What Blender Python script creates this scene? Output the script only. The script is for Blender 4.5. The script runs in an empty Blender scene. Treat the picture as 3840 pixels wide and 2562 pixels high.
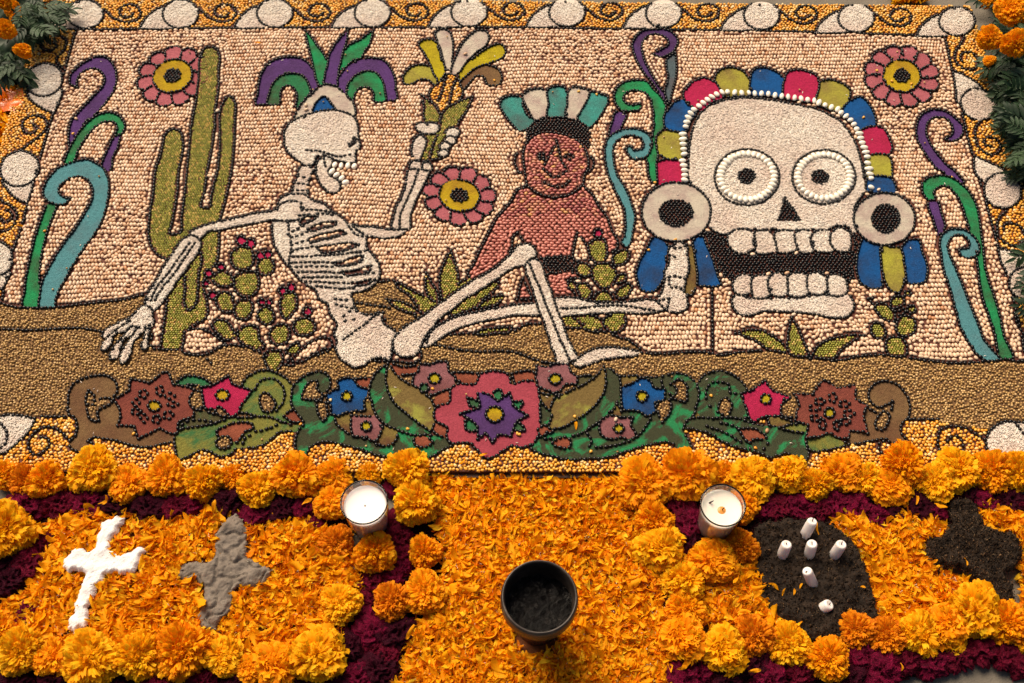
import bpy, math, random
import numpy as np
from mathutils import Vector, Matrix, noise
from mathutils.geometry import tessellate_polygon
random.seed(7); rng = np.random.default_rng(7)
C = bpy.context.scene.collection
sc = bpy.context.scene
# ---------------------------------------------------------------- camera
F_PX = 4225.0; CAM_H = 1.87; TILT = math.radians(30.0)
cam = bpy.data.cameras.new('camera'); camo = bpy.data.objects.new('camera', cam); C.objects.link(camo)
cam.sensor_width = 36.0; cam.lens = 36.0 * F_PX / 3840.0; cam.clip_start = 0.05; cam.clip_end = 200
camo.location = (0, 0, CAM_H); camo.rotation_euler = (TILT, 0, 0)
cam.dof.use_dof = True; cam.dof.focus_distance = 2.02; cam.dof.aperture_fstop = 16
sc.camera = camo
# ---------------------------------------------------------------- light
SUN_EL = math.radians(50); SUN_AZ = math.radians(-28)     # azimuth from +Y (behind the panel), towards -X
w = bpy.data.worlds.new('World'); sc.world = w; w.use_nodes = True
nt = w.node_tree; bg = nt.nodes['Background']
sky = nt.nodes.new('ShaderNodeTexSky'); sky.sky_type = 'NISHITA'; sky.sun_disc = False
sky.sun_elevation = SUN_EL; sky.sun_rotation = SUN_AZ; sky.air_density = 1.0; sky.dust_density = 6.0; sky.ozone_density = 0.3
nt.links.new(sky.outputs[0], bg.inputs[0]); bg.inputs[1].default_value = 0.055
sun = bpy.data.lights.new('sun', 'SUN'); suno = bpy.data.objects.new('sun', sun); C.objects.link(suno)
sun.energy = 4.0; sun.angle = math.radians(44); sun.color = (1.0, 0.83, 0.62)
sd = Vector((math.sin(SUN_AZ) * math.cos(SUN_EL), math.cos(SUN_AZ) * math.cos(SUN_EL), math.sin(SUN_EL)))
suno.rotation_euler = sd.to_track_quat('Z', 'Y').to_euler()
sc.view_settings.view_transform = 'Standard'; sc.view_settings.look = 'None'
sc.view_settings.gamma = 1.0; sc.view_settings.exposure = 0.26
# ---------------------------------------------------------------- pixel -> plane
def P(x, y, z=0.0):
    dx = (x - 1920.0) / F_PX; dy = -(y - 1281.0) / F_PX
    Y = dy * math.cos(TILT) + math.sin(TILT); Z = dy * math.sin(TILT) - math.cos(TILT)
    t = (z - CAM_H) / Z
    return (dx * t, Y * t, z)
def mpp(x, y, z=0.0):                                     # metres per photo pixel (across) there
    a = P(x - 5, y, z); b = P(x + 5, y, z); return (b[0] - a[0]) / 10
# ---------------------------------------------------------------- helpers
def mesh_obj(name, V, T, mats, mi=None, parent=None, smooth=True, me=None):
    if me is None:
        V = np.asarray(V, np.float32); T = np.asarray(T, np.int32)
        me = bpy.data.meshes.new(name); me.vertices.add(len(V)); me.vertices.foreach_set('co', V.ravel())
        me.loops.add(T.size); me.loops.foreach_set('vertex_index', T.ravel())
        me.polygons.add(len(T)); me.polygons.foreach_set('loop_start', np.arange(0, T.size, T.shape[1], dtype=np.int32))
        me.update(calc_edges=True)
        me.polygons.foreach_set('use_smooth', np.full(len(T), smooth, dtype=bool))
        for m in (mats if isinstance(mats, (list, tuple)) else [mats]): me.materials.append(m)
        if mi is not None: me.polygons.foreach_set('material_index', np.asarray(mi, np.int32))
        me.update()
    o = bpy.data.objects.new(name, me); C.objects.link(o)
    if parent: o.parent = parent
    return o
def empty(name, loc=(0, 0, 0)):
    o = bpy.data.objects.new(name, None); C.objects.link(o); o.location = loc; o.empty_display_size = .02; return o
def tag(o, label=None, cat=None, group=None, kind=None):
    if label: o['label'] = label
    if cat: o['category'] = cat
    if group: o['group'] = group
    if kind: o['kind'] = kind
    return o
def quads_to_tris(Q):
    Q = np.asarray(Q); return np.concatenate([Q[:, [0, 1, 2]], Q[:, [0, 2, 3]]])
def grid_tris(nu, nv, wrap=False):
    r = []
    for j in range(nv - 1):
        for i in range(nu if wrap else nu - 1):
            a = j * nu + i; b = j * nu + (i + 1) % nu; r.append((a, b, b + nu, a + nu))
    return quads_to_tris(np.array(r))
def lathe(prof, seg, cap0=False, cap1=False):
    V = []; 
    for (r, z) in prof:
        for i in range(seg):
            a = 2 * math.pi * i / seg; V.append((r * math.cos(a), r * math.sin(a), z))
    T = [tuple(t) for t in grid_tris(seg, len(prof), True)]
    if cap0:
        k = len(V); V.append((0, 0, prof[0][1])); T += [(k, (i + 1) % seg, i) for i in range(seg)]
    if cap1:
        k = len(V); V.append((0, 0, prof[-1][1])); b = (len(prof) - 1) * seg; T += [(k, b + i, b + (i + 1) % seg) for i in range(seg)]
    return np.array(V), np.array(T)
# ---------------------------------------------------------------- materials
def new_mat(name):
    m = bpy.data.materials.new(name); m.use_nodes = True
    return m, m.node_tree, m.node_tree.nodes['Principled BSDF']
def N(t, kind, **kw):
    n = t.nodes.new(kind)
    for k, v in kw.items():
        if k[0] == 'i' and k[1:].isdigit(): n.inputs[int(k[1:])].default_value = v
        else: setattr(n, k, v)
    return n
def ramp(t, cols, src, interp='LINEAR'):
    r = t.nodes.new('ShaderNodeValToRGB'); r.color_ramp.interpolation = interp
    e = r.color_ramp.elements
    while len(e) < len(cols): e.new(0.5)
    for i, (p, c) in enumerate(cols): e[i].position = p; e[i].color = (c[0], c[1], c[2], 1)
    t.links.new(src, r.inputs[0]); return r
def bump(t, b, src, dist, strength=1.0):
    n = t.nodes.new('ShaderNodeBump'); n.inputs['Distance'].default_value = dist; n.inputs['Strength'].default_value = strength
    t.links.new(src, n.inputs['Height']); t.links.new(n.outputs[0], b.inputs['Normal']); return n
def objco(t, scale=1.0):
    tc = t.nodes.new('ShaderNodeTexCoord'); return tc.outputs['Object']
def noise_n(t, scale, detail=4, rough=.6, co=None):
    n = t.nodes.new('ShaderNodeTexNoise'); n.inputs['Scale'].default_value = scale; n.inputs['Detail'].default_value = detail
    n.inputs['Roughness'].default_value = rough; t.links.new(co if co else objco(t), n.inputs['Vector']); return n
def seed_mat(name, cols, rough=.4, spec=.5, speck=None, speck_scale=900, coat=0, tint=None):
    m, t, b = new_mat(name)
    g = t.nodes.new('ShaderNodeNewGeometry')
    r = ramp(t, cols, g.outputs['Random Per Island']); out = r.outputs[0]
    n = noise_n(t, speck_scale, 3, .7)
    if speck:
        mx = N(t, 'ShaderNodeMix', data_type='RGBA', blend_type='MULTIPLY'); mx.inputs[0].default_value = 1
        rr = ramp(t, [(.35, speck), (.6, (1, 1, 1))], n.outputs[0])
        t.links.new(out, mx.inputs[6]); t.links.new(rr.outputs[0], mx.inputs[7]); out = mx.outputs[2]
    if tint:
        n3 = noise_n(t, 7, 4, .6); r3 = ramp(t, [(.40, (1, 1, 1)), (.62, tint)], n3.outputs[0])
        mx = N(t, 'ShaderNodeMix', data_type='RGBA', blend_type='MULTIPLY'); mx.inputs[0].default_value = 1
        t.links.new(out, mx.inputs[6]); t.links.new(r3.outputs[0], mx.inputs[7]); out = mx.outputs[2]
    t.links.new(out, b.inputs['Base Color'])
    b.inputs['Roughness'].default_value = rough; b.inputs['Specular IOR Level'].default_value = spec
    if coat: b.inputs['Coat Weight'].default_value = coat; b.inputs['Coat Roughness'].default_value = .15
    return m
MAT = {}
MAT['pin'] = seed_mat('pinto_bean_skin', [(0, (.55, .27, .13)), (.06, (.68, .42, .25)), (.3, (.78, .54, .36)), (.6, (.83, .61, .43)), (.97, (.88, .70, .53)), (1, (.60, .28, .12))], .38, .5, (.80, .70, .60), 1100)
MAT['red'] = seed_mat('pink_bean_skin', [(0, (.33, .085, .085)), (.3, (.46, .14, .12)), (.65, (.60, .23, .17)), (.93, (.66, .32, .19)), (1, (.72, .42, .14))], .33, .5, (.8, .62, .6), 700)
MAT['bla'] = seed_mat('black_bean_skin', [(0, (.002, .002, .0025)), (1, (.006, .005, .005))], .24, .42)
MAT['mung'] = seed_mat('mung_bean_skin', [(0, (.20, .21, .02)), (.5, (.34, .33, .045)), (.78, (.48, .42, .08)), (.9, (.70, .44, .12)), (1, (.75, .58, .18))], .4, .45)
MAT['len'] = seed_mat('lentil_skin', [(0, (.26, .13, .035)), (.35, (.44, .26, .085)), (.75, (.56, .35, .125)), (1, (.70, .47, .21))], .42, .5)
MAT['corn'] = seed_mat('corn_kernel_skin', [(0, (.80, .33, .02)), (.4, (.88, .45, .04)), (.75, (.90, .54, .10)), (.94, (.94, .68, .28)), (1, (.96, .80, .52))], .3, .55, (.9, .72, .45), 260)
MAT['rice'] = seed_mat('rice_grain', [(0, (.60, .50, .42)), (.3, (.78, .70, .60)), (1, (.90, .84, .75))], .4, .4, tint=(.88, .78, .76))
MAT['white'] = seed_mat('white_bean_skin', [(0, (.88, .80, .64)), (1, (.95, .90, .80))], .3, .5, coat=.2)
def plain(name, col, rough=.7, var=.15, scale=30, bumpd=0, bscale=300, spec=.4):
    m, t, b = new_mat(name)
    n = noise_n(t, scale, 5, .6)
    r = ramp(t, [(.3, tuple(c * (1 - var) for c in col)), (.7, tuple(min(1, c * (1 + var)) for c in col))], n.outputs[0])
    t.links.new(r.outputs[0], b.inputs['Base Color']); b.inputs['Roughness'].default_value = rough
    b.inputs['Specular IOR Level'].default_value = spec
    if bumpd:
        n2 = noise_n(t, bscale, 4, .7); bump(t, b, n2.outputs[0], bumpd)
    return m
def sand(name, ca, cb=None, thr=.5, soft=.12, scale=14, grain=1.0, dist=0.0):
    """dyed sand: main colour, a second colour in worn / swept patches, fine grain"""
    m, t, b = new_mat(name); co = objco(t)
    cb = cb or tuple(c * .8 for c in ca)
    mp = N(t, 'ShaderNodeMapping'); mp.inputs['Scale'].default_value = (1, 1, .1); t.links.new(co, mp.inputs[0])
    n = noise_n(t, scale, 6, .62, mp.outputs[0]); n.inputs['Distortion'].default_value = dist
    r = ramp(t, [(thr - soft, ca), (thr + soft, cb)], n.outputs[0])
    g = noise_n(t, 420, 5, .85); gr = ramp(t, [(.28, (.48, .45, .43)), (.5, (.86, .86, .86)), (.75, (1.2, 1.18, 1.15))], g.outputs[0])
    mx = N(t, 'ShaderNodeMix', data_type='RGBA', blend_type='MULTIPLY'); mx.inputs[0].default_value = grain
    t.links.new(r.outputs[0], mx.inputs[6]); t.links.new(gr.outputs[0], mx.inputs[7])
    t.links.new(mx.outputs[2], b.inputs['Base Color']); b.inputs['Roughness'].default_value = .9
    b.inputs['Specular IOR Level'].default_value = .15
    g2 = noise_n(t, 110, 7, .8); bump(t, b, g2.outputs[0], .0045)
    return m
brown = (.085, .045, .028)
MAT['s_purple'] = sand('purple_sand', (.115, .048, .20), (.085, .038, .13), .55)
MAT['s_dpurple'] = sand('dark_purple_sand', (.085, .035, .12), (.10, .05, .19), .55)
MAT['s_green'] = sand('green_sand', (.02, .31, .11), (.05, .12, .055), .54)
MAT['s_dgreen'] = sand('worn_green_sand', (.03, .20, .08), (.07, .07, .04), .56)
MAT['s_teal'] = sand('teal_sand', (.10, .30, .34), (.12, .23, .26), .58)
MAT['s_grey'] = sand('grey_blue_sand', (.10, .14, .16), (.13, .10, .11), .6)
MAT['s_turq'] = sand('turquoise_sand', (.06, .33, .29), (.09, .13, .13), .55, .15)
MAT['s_blue'] = sand('blue_sand', (.010, .10, .33), (.025, .055, .14), .55)
MAT['s_magenta'] = sand('crimson_sand', (.52, .022, .095), (.42, .02, .07), .55)
MAT['s_pink'] = sand('pink_sand', (.52, .15, .18), (.38, .10, .115), .53)
MAT['s_rose'] = sand('rose_sand', (.46, .075, .11), (.38, .06, .085), .55)
MAT['s_dusty'] = sand('dusty_pink_sand', (.33, .135, .15), (.22, .08, .08), .52)
MAT['s_brick'] = sand('brick_red_sand', (.26, .07, .05), (.20, .05, .04), .55)
MAT['s_salmon'] = sand('salmon_sand', (.35, .10, .055), (.20, .05, .03), .55)
MAT['s_yellow'] = sand('yellow_sand', (.54, .44, .016), (.38, .28, .02), .56)
MAT['s_gold'] = sand('gold_sand', (.58, .40, .014), (.40, .22, .02), .55)
MAT['s_olive'] = sand('olive_yellow_sand', (.46, .43, .055), (.28, .20, .06), .52, .15)
MAT['s_khaki'] = sand('khaki_sand', (.26, .20, .05), (.15, .07, .035), .5)
MAT['s_tan'] = sand('tan_sand', (.26, .16, .07), (.16, .075, .04), .5, .2)
MAT['s_cream'] = sand('cream_sand', (.64, .57, .46), (.40, .26, .25), .56, .16, 24, .6)
MAT['s_leaf'] = sand('swept_green_sand', (.060, .068, .036), (.030, .27, .10), .545, .05, 15, 1, 1.8)
MAT['s_leaf2'] = sand('swept_leaf_sand', (.24, .23, .05), (.05, .17, .06), .53, .09, 14, 1, 1.2)
MAT['s_leaf3'] = sand('swept_tan_leaf_sand', (.22, .15, .05), (.37, .36, .07), .56, .06, 16, 1, .6)
MAT['s_leaf4'] = sand('swept_moss_sand', (.10, .09, .04), (.035, .18, .07), .56, .07, 14, 1, 1.2)
MAT['under'] = plain('painted_board_red_brown', (.105, .028, .016), .75, .25, 40)
MAT['under_rice'] = plain('rice_bed', (.72, .62, .52), .9, .25, 500, .001, 900)
MAT['under_len'] = plain('lentil_bed', (.17, .09, .035), .85, .3, 300)
MAT['wood'] = plain('board_edge_wood', (.07, .03, .015), .6, .4, 25, .001, 60)
MAT['concrete'] = plain('floor_concrete', (.19, .165, .13), .85, .25, 9, .002, 120)
DATA = r"""
# motif|sub|fill|flags|path     flags: c corners, o open line, n no outline, wNN stroked polyline NN zoom px wide
#---- left volutes
scroll_volute.1|sand|s_purple||@00 645,770 650,700 700,640 780,580 880,530 960,530 1030,580 1065,660 1070,750 1050,830 1000,910 940,990 880,1055 800,1110 730,1190 680,1270 635,1350 635,1220 660,1120 720,1040 790,970 860,890 930,820 965,750 950,690 905,645 850,635 780,655 730,700 710,760 715,815
scroll_volute.2|lower_sand|s_purple||@00 1060,1260 1110,1240 1090,1340 1040,1450 1010,1570 930,1570 960,1450 1010,1340
scroll_volute.2|sand|s_green||@00 600,1510 620,1420 680,1300 750,1190 830,1110 910,1060 1000,1040 1080,1060 1130,1110 1150,1180 1120,1240 1060,1250 1075,1200 1070,1150 1020,1120 950,1130 880,1170 800,1260 730,1370 690,1470 640,1530
scroll_volute.4|sand|s_green||@01 440,310 520,330 500,400 460,500 420,640 390,760 375,880 365,1000 365,1100 360,1245 220,1245 230,1100 250,950 270,850 300,720 330,600 370,480 410,370
scroll_volute.3|sand|s_teal||@01 650,265 620,300 560,320 480,310 430,280 400,220 410,150 440,90 480,40 540,-17 600,-45 700,-80 800,-95 880,-65 950,-15 990,50 1005,130 1000,220 980,340 940,460 880,580 800,680 740,770 680,870 620,970 560,1080 520,1180 510,1250 365,1250 370,1150 380,1060 420,960 480,850 540,750 600,660 670,570 740,470 800,370 840,290 855,200 830,120 780,75 700,60 620,90 560,140 545,200 570,240
#---- flowers drawn by code here
%flowers
#---- cactus
tall_cactus|stem|mung||@00 1855,490 1880,450 1940,435 2000,470 2020,540 2010,650 2010,800 1980,1000 1970,1200 1940,1400 1920,1560 @01 1900,0 1880,200 1865,350 1915,350 1940,240 1990,0 @00 2010,1560 2020,1400 2020,1200 2020,1050 2050,950 2090,900 2130,900 2160,950 2160,1100 2150,1350 2140,1560 @01 2120,0 2090,200 2060,330 2020,470 2015,600 2010,720 1990,850 1900,960 1870,1060 1900,1200 1900,1350 1760,1440 1690,1500 @02 1670,0 1670,80 1480,75 1490,-20 @01 1510,1400 1540,1200 1550,1000 1560,860 1440,770 1390,700 1370,600 1380,400 1410,200 1420,0 @00 1440,1560 1470,1450 1500,1330 1530,1230 1590,1195 1650,1210 1680,1280 1680,1400 1650,1560 @01 1640,0 1630,200 1590,450 1575,590 1640,590 1670,430 1700,200 1720,0 @00 1720,1560 1740,1350 1760,1150 1800,950 1830,700
tall_cactus|outline||o|@01 1845,700 1850,850 1830,950 1820,1100 1790,1250 1740,1300 1700,1240 1700,1100 1710,950 1750,870 1800,760
#---- lentil hills and ground
lentil_hill.1|lentils|len||@11 1140,1030 1250,1020 1330,1100 1450,1230 1530,1350 1500,1400 1400,1490 1310,1500 1200,1400 1165,1310 1000,1330 930,1290 900,1200 900,1140 1050,1080
lentil_hill.1|outline||o|@11 930,1220 1050,1240 1200,1260 1350,1300 1500,1360
%ground
ground_line|outline||o|@01 0,1460 300,1470 500,1460 700,1450 870,1470 960,1490
ground_line|outline||o|@12 1530,60 1600,40 1700,50 1850,80 2050,100 2350,100 @22 100,130 200,170 300,200 400,210
ground_line|outline||o|@12 230,240 330,200 430,190 580,130 700,80
ground_line|outline||o|@02 1860,140 1890,160 1940,205
#---- prickly pear left
prickly_pear.1|bean_patch|pin||@01 1700,1490 1830,1460 1950,1500 2020,1560 @02 2080,30 1990,80 1870,130 1670,75 1690,20
prickly_pear.1|pad|mung||@01 2130,760 2200,710 2290,720 2330,800 2310,880 2240,920 2160,900 2120,830
prickly_pear.1|fruit|s_magenta||@01 E2215,650,42,42
prickly_pear.1|fruit|s_magenta||@01 E2305,675,38,40
prickly_pear.1|pad|mung||@01 1950,990 2010,940 2100,950 2140,1010 2120,1060 2000,1060
prickly_pear.1|fruit|s_magenta||@01 E1920,950,36,34
prickly_pear.1|fruit|s_magenta||@01 E2030,890,34,32
prickly_pear.1|fruit|s_magenta||@01 E1895,1040,32,24
prickly_pear.1|pad|mung||@01 2160,980 2260,935 @11 0,940 30,1020 0,1130 @01 2260,1170 2170,1120 2150,1050
prickly_pear.1|fruit|s_magenta||@01 E1950,1150,34,34
prickly_pear.1|pad|mung||@01 1990,1160 2050,1120 2120,1140 2140,1230 2110,1310 2030,1290 1990,1230
prickly_pear.1|pad|mung||@01 2160,1240 2220,1190 2300,1200 2320,1290 2270,1370 2180,1360 2150,1300
prickly_pear.1|pad|mung||@01 1950,1430 2000,1380 2080,1390 2140,1460 2160,1540 2080,1560 1990,1490
prickly_pear.1|pad|mung||@01 2190,1480 2280,1430 @11 20,1450 30,1540 @12 80,60 10,90 @02 2290,60 2200,0
prickly_pear.1|pad|mung||@11 10,880 40,830 100,810 160,840 170,900 130,960 50,960
prickly_pear.1|fruit|s_magenta||@11 E40,788,34,34
prickly_pear.1|fruit|s_magenta||@11 E112,778,34,34
prickly_pear.2|pad|mung||@11 230,1180 290,1130 360,1140 380,1220 350,1310 280,1370 240,1330 225,1250
prickly_pear.2|fruit|s_magenta||@11 E245,1108,34,34
prickly_pear.2|fruit|s_magenta||@11 E325,1080,34,38
prickly_pear.2|pad|mung||@11 20,1310 80,1260 150,1290 165,1370 120,1420 50,1400
prickly_pear.2|fruit|s_magenta||@11 E50,1213,30,26
prickly_pear.2|fruit|s_magenta||@11 E122,1218,30,26
prickly_pear.2|pad|mung||@11 340,1440 380,1380 460,1360 530,1400 545,1470 480,1520 380,1510
prickly_pear.2|fruit|s_magenta||@11 E475,1300,38,40
prickly_pear.2|pad|mung||@11 140,1470 200,1420 290,1430 310,1520 @12 290,10 180,40 130,-10
prickly_pear.2|pad|mung||@12 280,110 330,40 400,20 400,100 340,130
prickly_pear.2|pad|mung||@12 80,120 150,90 230,100 250,170 220,250 150,280 90,220 75,160
bean_strip|beans|pin||@12 300,190 400,100 470,40 560,-10 680,-20 700,60 600,90 520,140 430,190
#---- agave
agave.1|leaf|mung||@11 1270,1020 1370,1070 1480,1130 1580,1180 1660,1250 1650,1300 1530,1330 1460,1220 1380,1130 1300,1080
agave.1|leaf|mung||@11 1200,1190 1330,1210 1450,1260 1520,1320 1400,1310 1280,1260
agave.1|leaf|mung||@11 1560,940 1620,1040 1670,1130 1680,1230 1590,1170 1560,1080
agave.1|leaf|mung||@11 1790,740 1830,860 1860,980 1860,1100 1790,1180 1720,1230 1690,1100 1690,960 1730,850
agave.1|leaf|mung||@11 1860,1050 1970,990 1990,1030 1890,1100
agave.1|leaf|mung||@11 1780,1340 1850,1250 1960,1170 2070,1090 2180,1030 2250,1030 2180,1120 2080,1190 2030,1250 1900,1310
agave.1|leaf|mung||@11 2030,1270 2130,1180 2270,1150 2240,1210 2130,1260
agave.1|leaf|mung||@11 2000,1500 2100,1460 2250,1450 2350,1440 2340,1480 2200,1500 2080,1515
#---- seated man
seated_man|feather|s_turq||@10 2240,960 2270,910 @20 0,885 70,895 100,980 140,1060 200,1120 140,1190 70,1210 0,1150 @10 2290,1070
seated_man|feather|s_cream||@20 95,880 150,840 230,820 310,840 330,900 325,1000 330,1090 220,1115 160,1040 120,960
seated_man|feather|s_turq||@20 330,830 400,800 480,810 500,870 495,980 490,1090 400,1085 340,1090 335,950
seated_man|feather|s_cream||@20 515,850 560,810 650,820 710,840 705,890 660,960 620,1030 590,1110 500,1090 505,960
seated_man|feather|s_turq||@20 720,850 800,870 880,900 875,960 830,1040 770,1130 710,1180 650,1140 600,1100 640,1020 700,900
seated_man|ear|red||@20 25,1500 50,1420 100,1420 110,1567 70,1600
seated_man|ear|red||@20 700,1430 745,1470 740,1540 700,1600
seated_man|hair|bla|n|@20 120,1240 150,1180 220,1110 300,1085 400,1080 500,1085 590,1110 660,1150 715,1210 720,1290 715,1400 690,1470 660,1380 600,1310 500,1260 380,1230 250,1240 170,1290 130,1340
seated_man|body|red||@11 2350,280 2200,460 2130,600 2060,730 1990,880 1940,960 2040,1000 2120,950 2230,860 2350,720 @21 10,620 60,570 100,650 160,680 210,720 240,790 560,790 600,700 800,700 900,770 970,700 970,660 920,560 870,430 800,340 740,230 660,150 640,60 120,60 120,160 60,180
seated_man|face|red||@20 130,1330 180,1270 250,1235 350,1225 450,1240 560,1275 640,1340 690,1430 695,1567 @21 665,60 645,140 560,215 450,250 330,250 220,210 150,150 125,60 115,0 @20 105,1500 105,1400
seated_man|leg|red||@21 330,960 400,950 520,935 640,1000 520,1010 510,1060 560,1110 600,1170 400,1165 350,1060
seated_man|leg|red||@21 50,1190 80,1050 100,990 150,1100 180,1190
seated_man|outline||o|@20 230,1450 265,1420 310,1440 300,1475 260,1480 230,1450
seated_man|outline||o|@20 250,1450 290,1455
seated_man|outline||o|@20 490,1450 535,1430 565,1455 525,1475 490,1455
seated_man|outline||o|@20 405,1300 400,1330 370,1400 320,1480 290,1550
seated_man|outline||o|@20 410,1320 435,1400 450,1480 490,1545
seated_man|outline||o|@21 290,0 330,35 390,75 440,60 500,20
seated_man|outline||o|@21 300,120 340,145 430,160 500,135 525,110
seated_man|belt|bla|n|@21 250,795 400,795 560,775 590,850 590,940 450,960 320,965 280,880
seated_man|bean_patch|pin||@21 565,830 570,700 600,580 650,640 700,740 710,830
prickly_pear.3|fruit|s_magenta||@21 E790,583,38,36
prickly_pear.3|pad|mung||@21 710,680 770,640 840,640 870,720 870,800 830,850 760,850 710,780
prickly_pear.3|pad|mung||@21 920,820 960,760 1020,730 1070,750 1065,830 1010,870 950,880
prickly_pear.3|pad|mung||@21 590,890 640,850 710,880 720,950 680,980 610,960
prickly_pear.3|pad|mung||@21 740,900 800,860 880,860 940,900 950,980 910,1070 830,1085 760,1030
prickly_pear.3|pad|mung||@21 515,1050 555,1020 595,1060 580,1105 530,1095
prickly_pear.3|pad|mung||@21 600,1060 650,1040 720,1080 730,1150 690,1190 620,1150
prickly_pear.3|pad|mung||@21 930,1050 980,960 1040,960 1045,1010 980,1040
prickly_pear.3|pad|mung||@21 950,1130 1010,1070 1070,1030 1100,1070 1080,1130 1030,1180 960,1170
prickly_pear.3|pad|mung||@21 750,1170 800,1120 870,1115 920,1150 930,1205 750,1205
prickly_pear.3|pad|mung||@21 460,1365 560,1340 700,1335 800,1360 830,1440 810,1480 620,1450 490,1440
prickly_pear.3|pad|mung||@21 840,1370 900,1335 1020,1325 1045,1400 1000,1475 900,1485
prickly_pear.3|outline||o|@21 540,1340 590,1380 650,1420
#---- ear of corn in the raised hand
ear_of_corn|husk_feather|s_olive||@10 1350,750 1370,680 1430,620 1500,600 1580,610 1640,700 1660,780 1640,800 1580,740 1500,740 1420,780 1370,780
ear_of_corn|husk_feather|s_tan||@10 1880,760 1950,690 2050,620 2150,610 2230,650 2260,720 2230,780 2170,795 2110,770 2090,710 2040,700 1970,760 1910,840 1880,800
ear_of_corn|husk_feather|s_yellow||@10 1500,400 1560,370 1630,375 1670,440 1700,550 1730,690 1680,750 1640,700 1600,600 1550,500
ear_of_corn|husk_feather|s_yellow||@10 1860,730 1880,660 1960,570 2060,490 2160,430 2240,410 2290,460 2270,530 2160,580 2040,620 1950,680 1880,750
ear_of_corn|husk_feather|s_cream||@10 1650,300 1700,275 1770,290 1800,360 1810,450 1800,560 1780,650 1740,660 1720,560 1690,450 1660,380
ear_of_corn|husk_feather|s_cream||@10 1790,660 1820,560 1870,450 1950,340 2040,285 2110,290 2140,350 2110,420 2010,500 1920,590 1850,680 1800,690
ear_of_corn|kernels|corn||@10 1590,890 1640,800 1720,740 1770,690 1830,700 1870,770 1900,880 1870,930 1780,980 1740,1040 1690,1060 1650,970 1600,920
ear_of_corn|outline||o|@10 1740,720 1720,820 1690,900 1650,960
ear_of_corn|outline||o|@10 1840,730 1800,830 1790,900 1770,980
ear_of_corn|husk|mung||@10 1520,880 1580,930 1650,980 1690,1060 1700,1150 1690,1230 1560,1140 1540,1060 1540,960
ear_of_corn|husk|mung||@10 1990,895 1940,1020 1870,1120 1840,1180 1760,1200 1740,1260 1690,1330 1680,1400 1700,1470 1500,1490 1530,1420 1570,1320 1555,1250 1660,1240 1690,1180 1700,1070 1770,990 1850,950
ear_of_corn|outline||o|@10 1695,1200 1640,1310 1600,1450
#---- skeleton
skeleton|outline||o|@10 460,1500 430,1560
skeleton|finger_bone|rice||@10 1480,1150 1560,1135 1680,1160 1680,1210 1620,1240 1500,1220 1465,1180
skeleton|finger_bone|rice||@10 1740,1230 1770,1190 1830,1180 1870,1210 1850,1260 1780,1270
skeleton|finger_bone|rice||@10 1735,1290 1780,1260 1835,1280 1830,1320 1760,1330
skeleton|finger_bone|rice||@10 1690,1345 1740,1315 1785,1340 1770,1380 1700,1390
skeleton|finger_bone|rice||@10 1680,1410 1730,1385 1765,1400 1740,1450 1690,1450
skeleton|finger_bone|rice||@10 1460,1280 1510,1240 1550,1270 1560,1340 1530,1420 1500,1470 1440,1450 1430,1370
skeleton|wrist_bone|rice||@10 1405,1570 1430,1490 1490,1480 1510,1570
skeleton|wrist_bone|rice||@10 1520,1570 1540,1500 1600,1505 1620,1570
skeleton|forearm_bone|rice||@11 1390,10 1380,100 1340,240 1290,340 1260,450 1250,540 1410,540 1420,430 1450,330 1500,220 1550,120 1600,10
skeleton|outline||o|@11 1490,0 1440,150 1380,290 1330,400 1320,530
skeleton|upper_arm_bone|rice||@11 860,490 950,515 1100,530 1230,550 1400,545 1310,610 1200,630 1080,615 1000,600 940,560
skeleton|neck|rice||@11 400,-20 545,-20 500,60 475,150 475,240 330,240 345,150 385,60
skeleton|outline||o|@11 385,60 500,75
skeleton|outline||o|@11 350,120 480,135
skeleton|outline||o|@11 335,185 475,190
skeleton|jaw|rice||@10 620,1440 690,1440 700,1520 670,1567 @11 660,0 680,50 740,80 780,140 740,210 680,210 620,160 570,90 550,0 @10 560,1500
skeleton|shoulder_blade|rice||@11 150,470 290,480 310,600 325,720 310,900 230,800 175,700 150,580
skeleton|ribcage|rice||@11 240,250 330,225 450,230 520,280 620,310 700,380 790,440 860,500 930,550 1010,620 1025,720 1080,790 1130,870 1135,990 1080,1060 1000,1110 880,1135 890,1200 930,1290 1000,1330 1100,1320 1165,1305 1170,1400 1250,1460 1300,1500 @12 1240,0 1250,90 1230,185 1150,160 1060,180 990,230 900,250 850,220 770,160 730,80 740,0 @11 720,1520 740,1400 690,1340 650,1230 590,1190 550,1110 460,1050 400,1000 350,940 318,900 325,700 310,560 290,470 200,370
skeleton|arm_bone|rice||@01 1750,570 1830,530 1950,490 2100,460 2230,430 2350,400 @11 170,370 240,310 320,290 415,310 410,450 290,470 150,465 0,490 @01 2200,520 2030,550 1900,580 1840,640 1780,640
skeleton|arm_bone|rice||@01 1680,640 1760,600 1840,650 1840,720 1780,820 1700,930 1620,1040 1560,1140 1500,1210 1420,1290 1330,1220 1370,1120 1440,1020 1500,900 1570,800 1620,720
skeleton|outline||o|@01 1740,680 1640,820 1540,960 1440,1090 1390,1200
skeleton|outline||o|@01 1790,680 1690,820 1600,960 1500,1080 1430,1190
skeleton|palm|rice||@01 1250,1310 1310,1250 1390,1270 1410,1350 1400,1440 1330,1470 1240,1450 1170,1400
skeleton|finger_bone|rice|w30|@01 1190,1390 1080,1430 950,1530
skeleton|finger_bone|rice|w30|@01 1200,1430 1060,1500 @02 950,90
skeleton|finger_bone|rice|w30|@01 1250,1450 1130,1560 @02 1030,175
skeleton|finger_bone|rice|w34|@01 1310,1460 1220,1560 @02 1130,205
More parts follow.
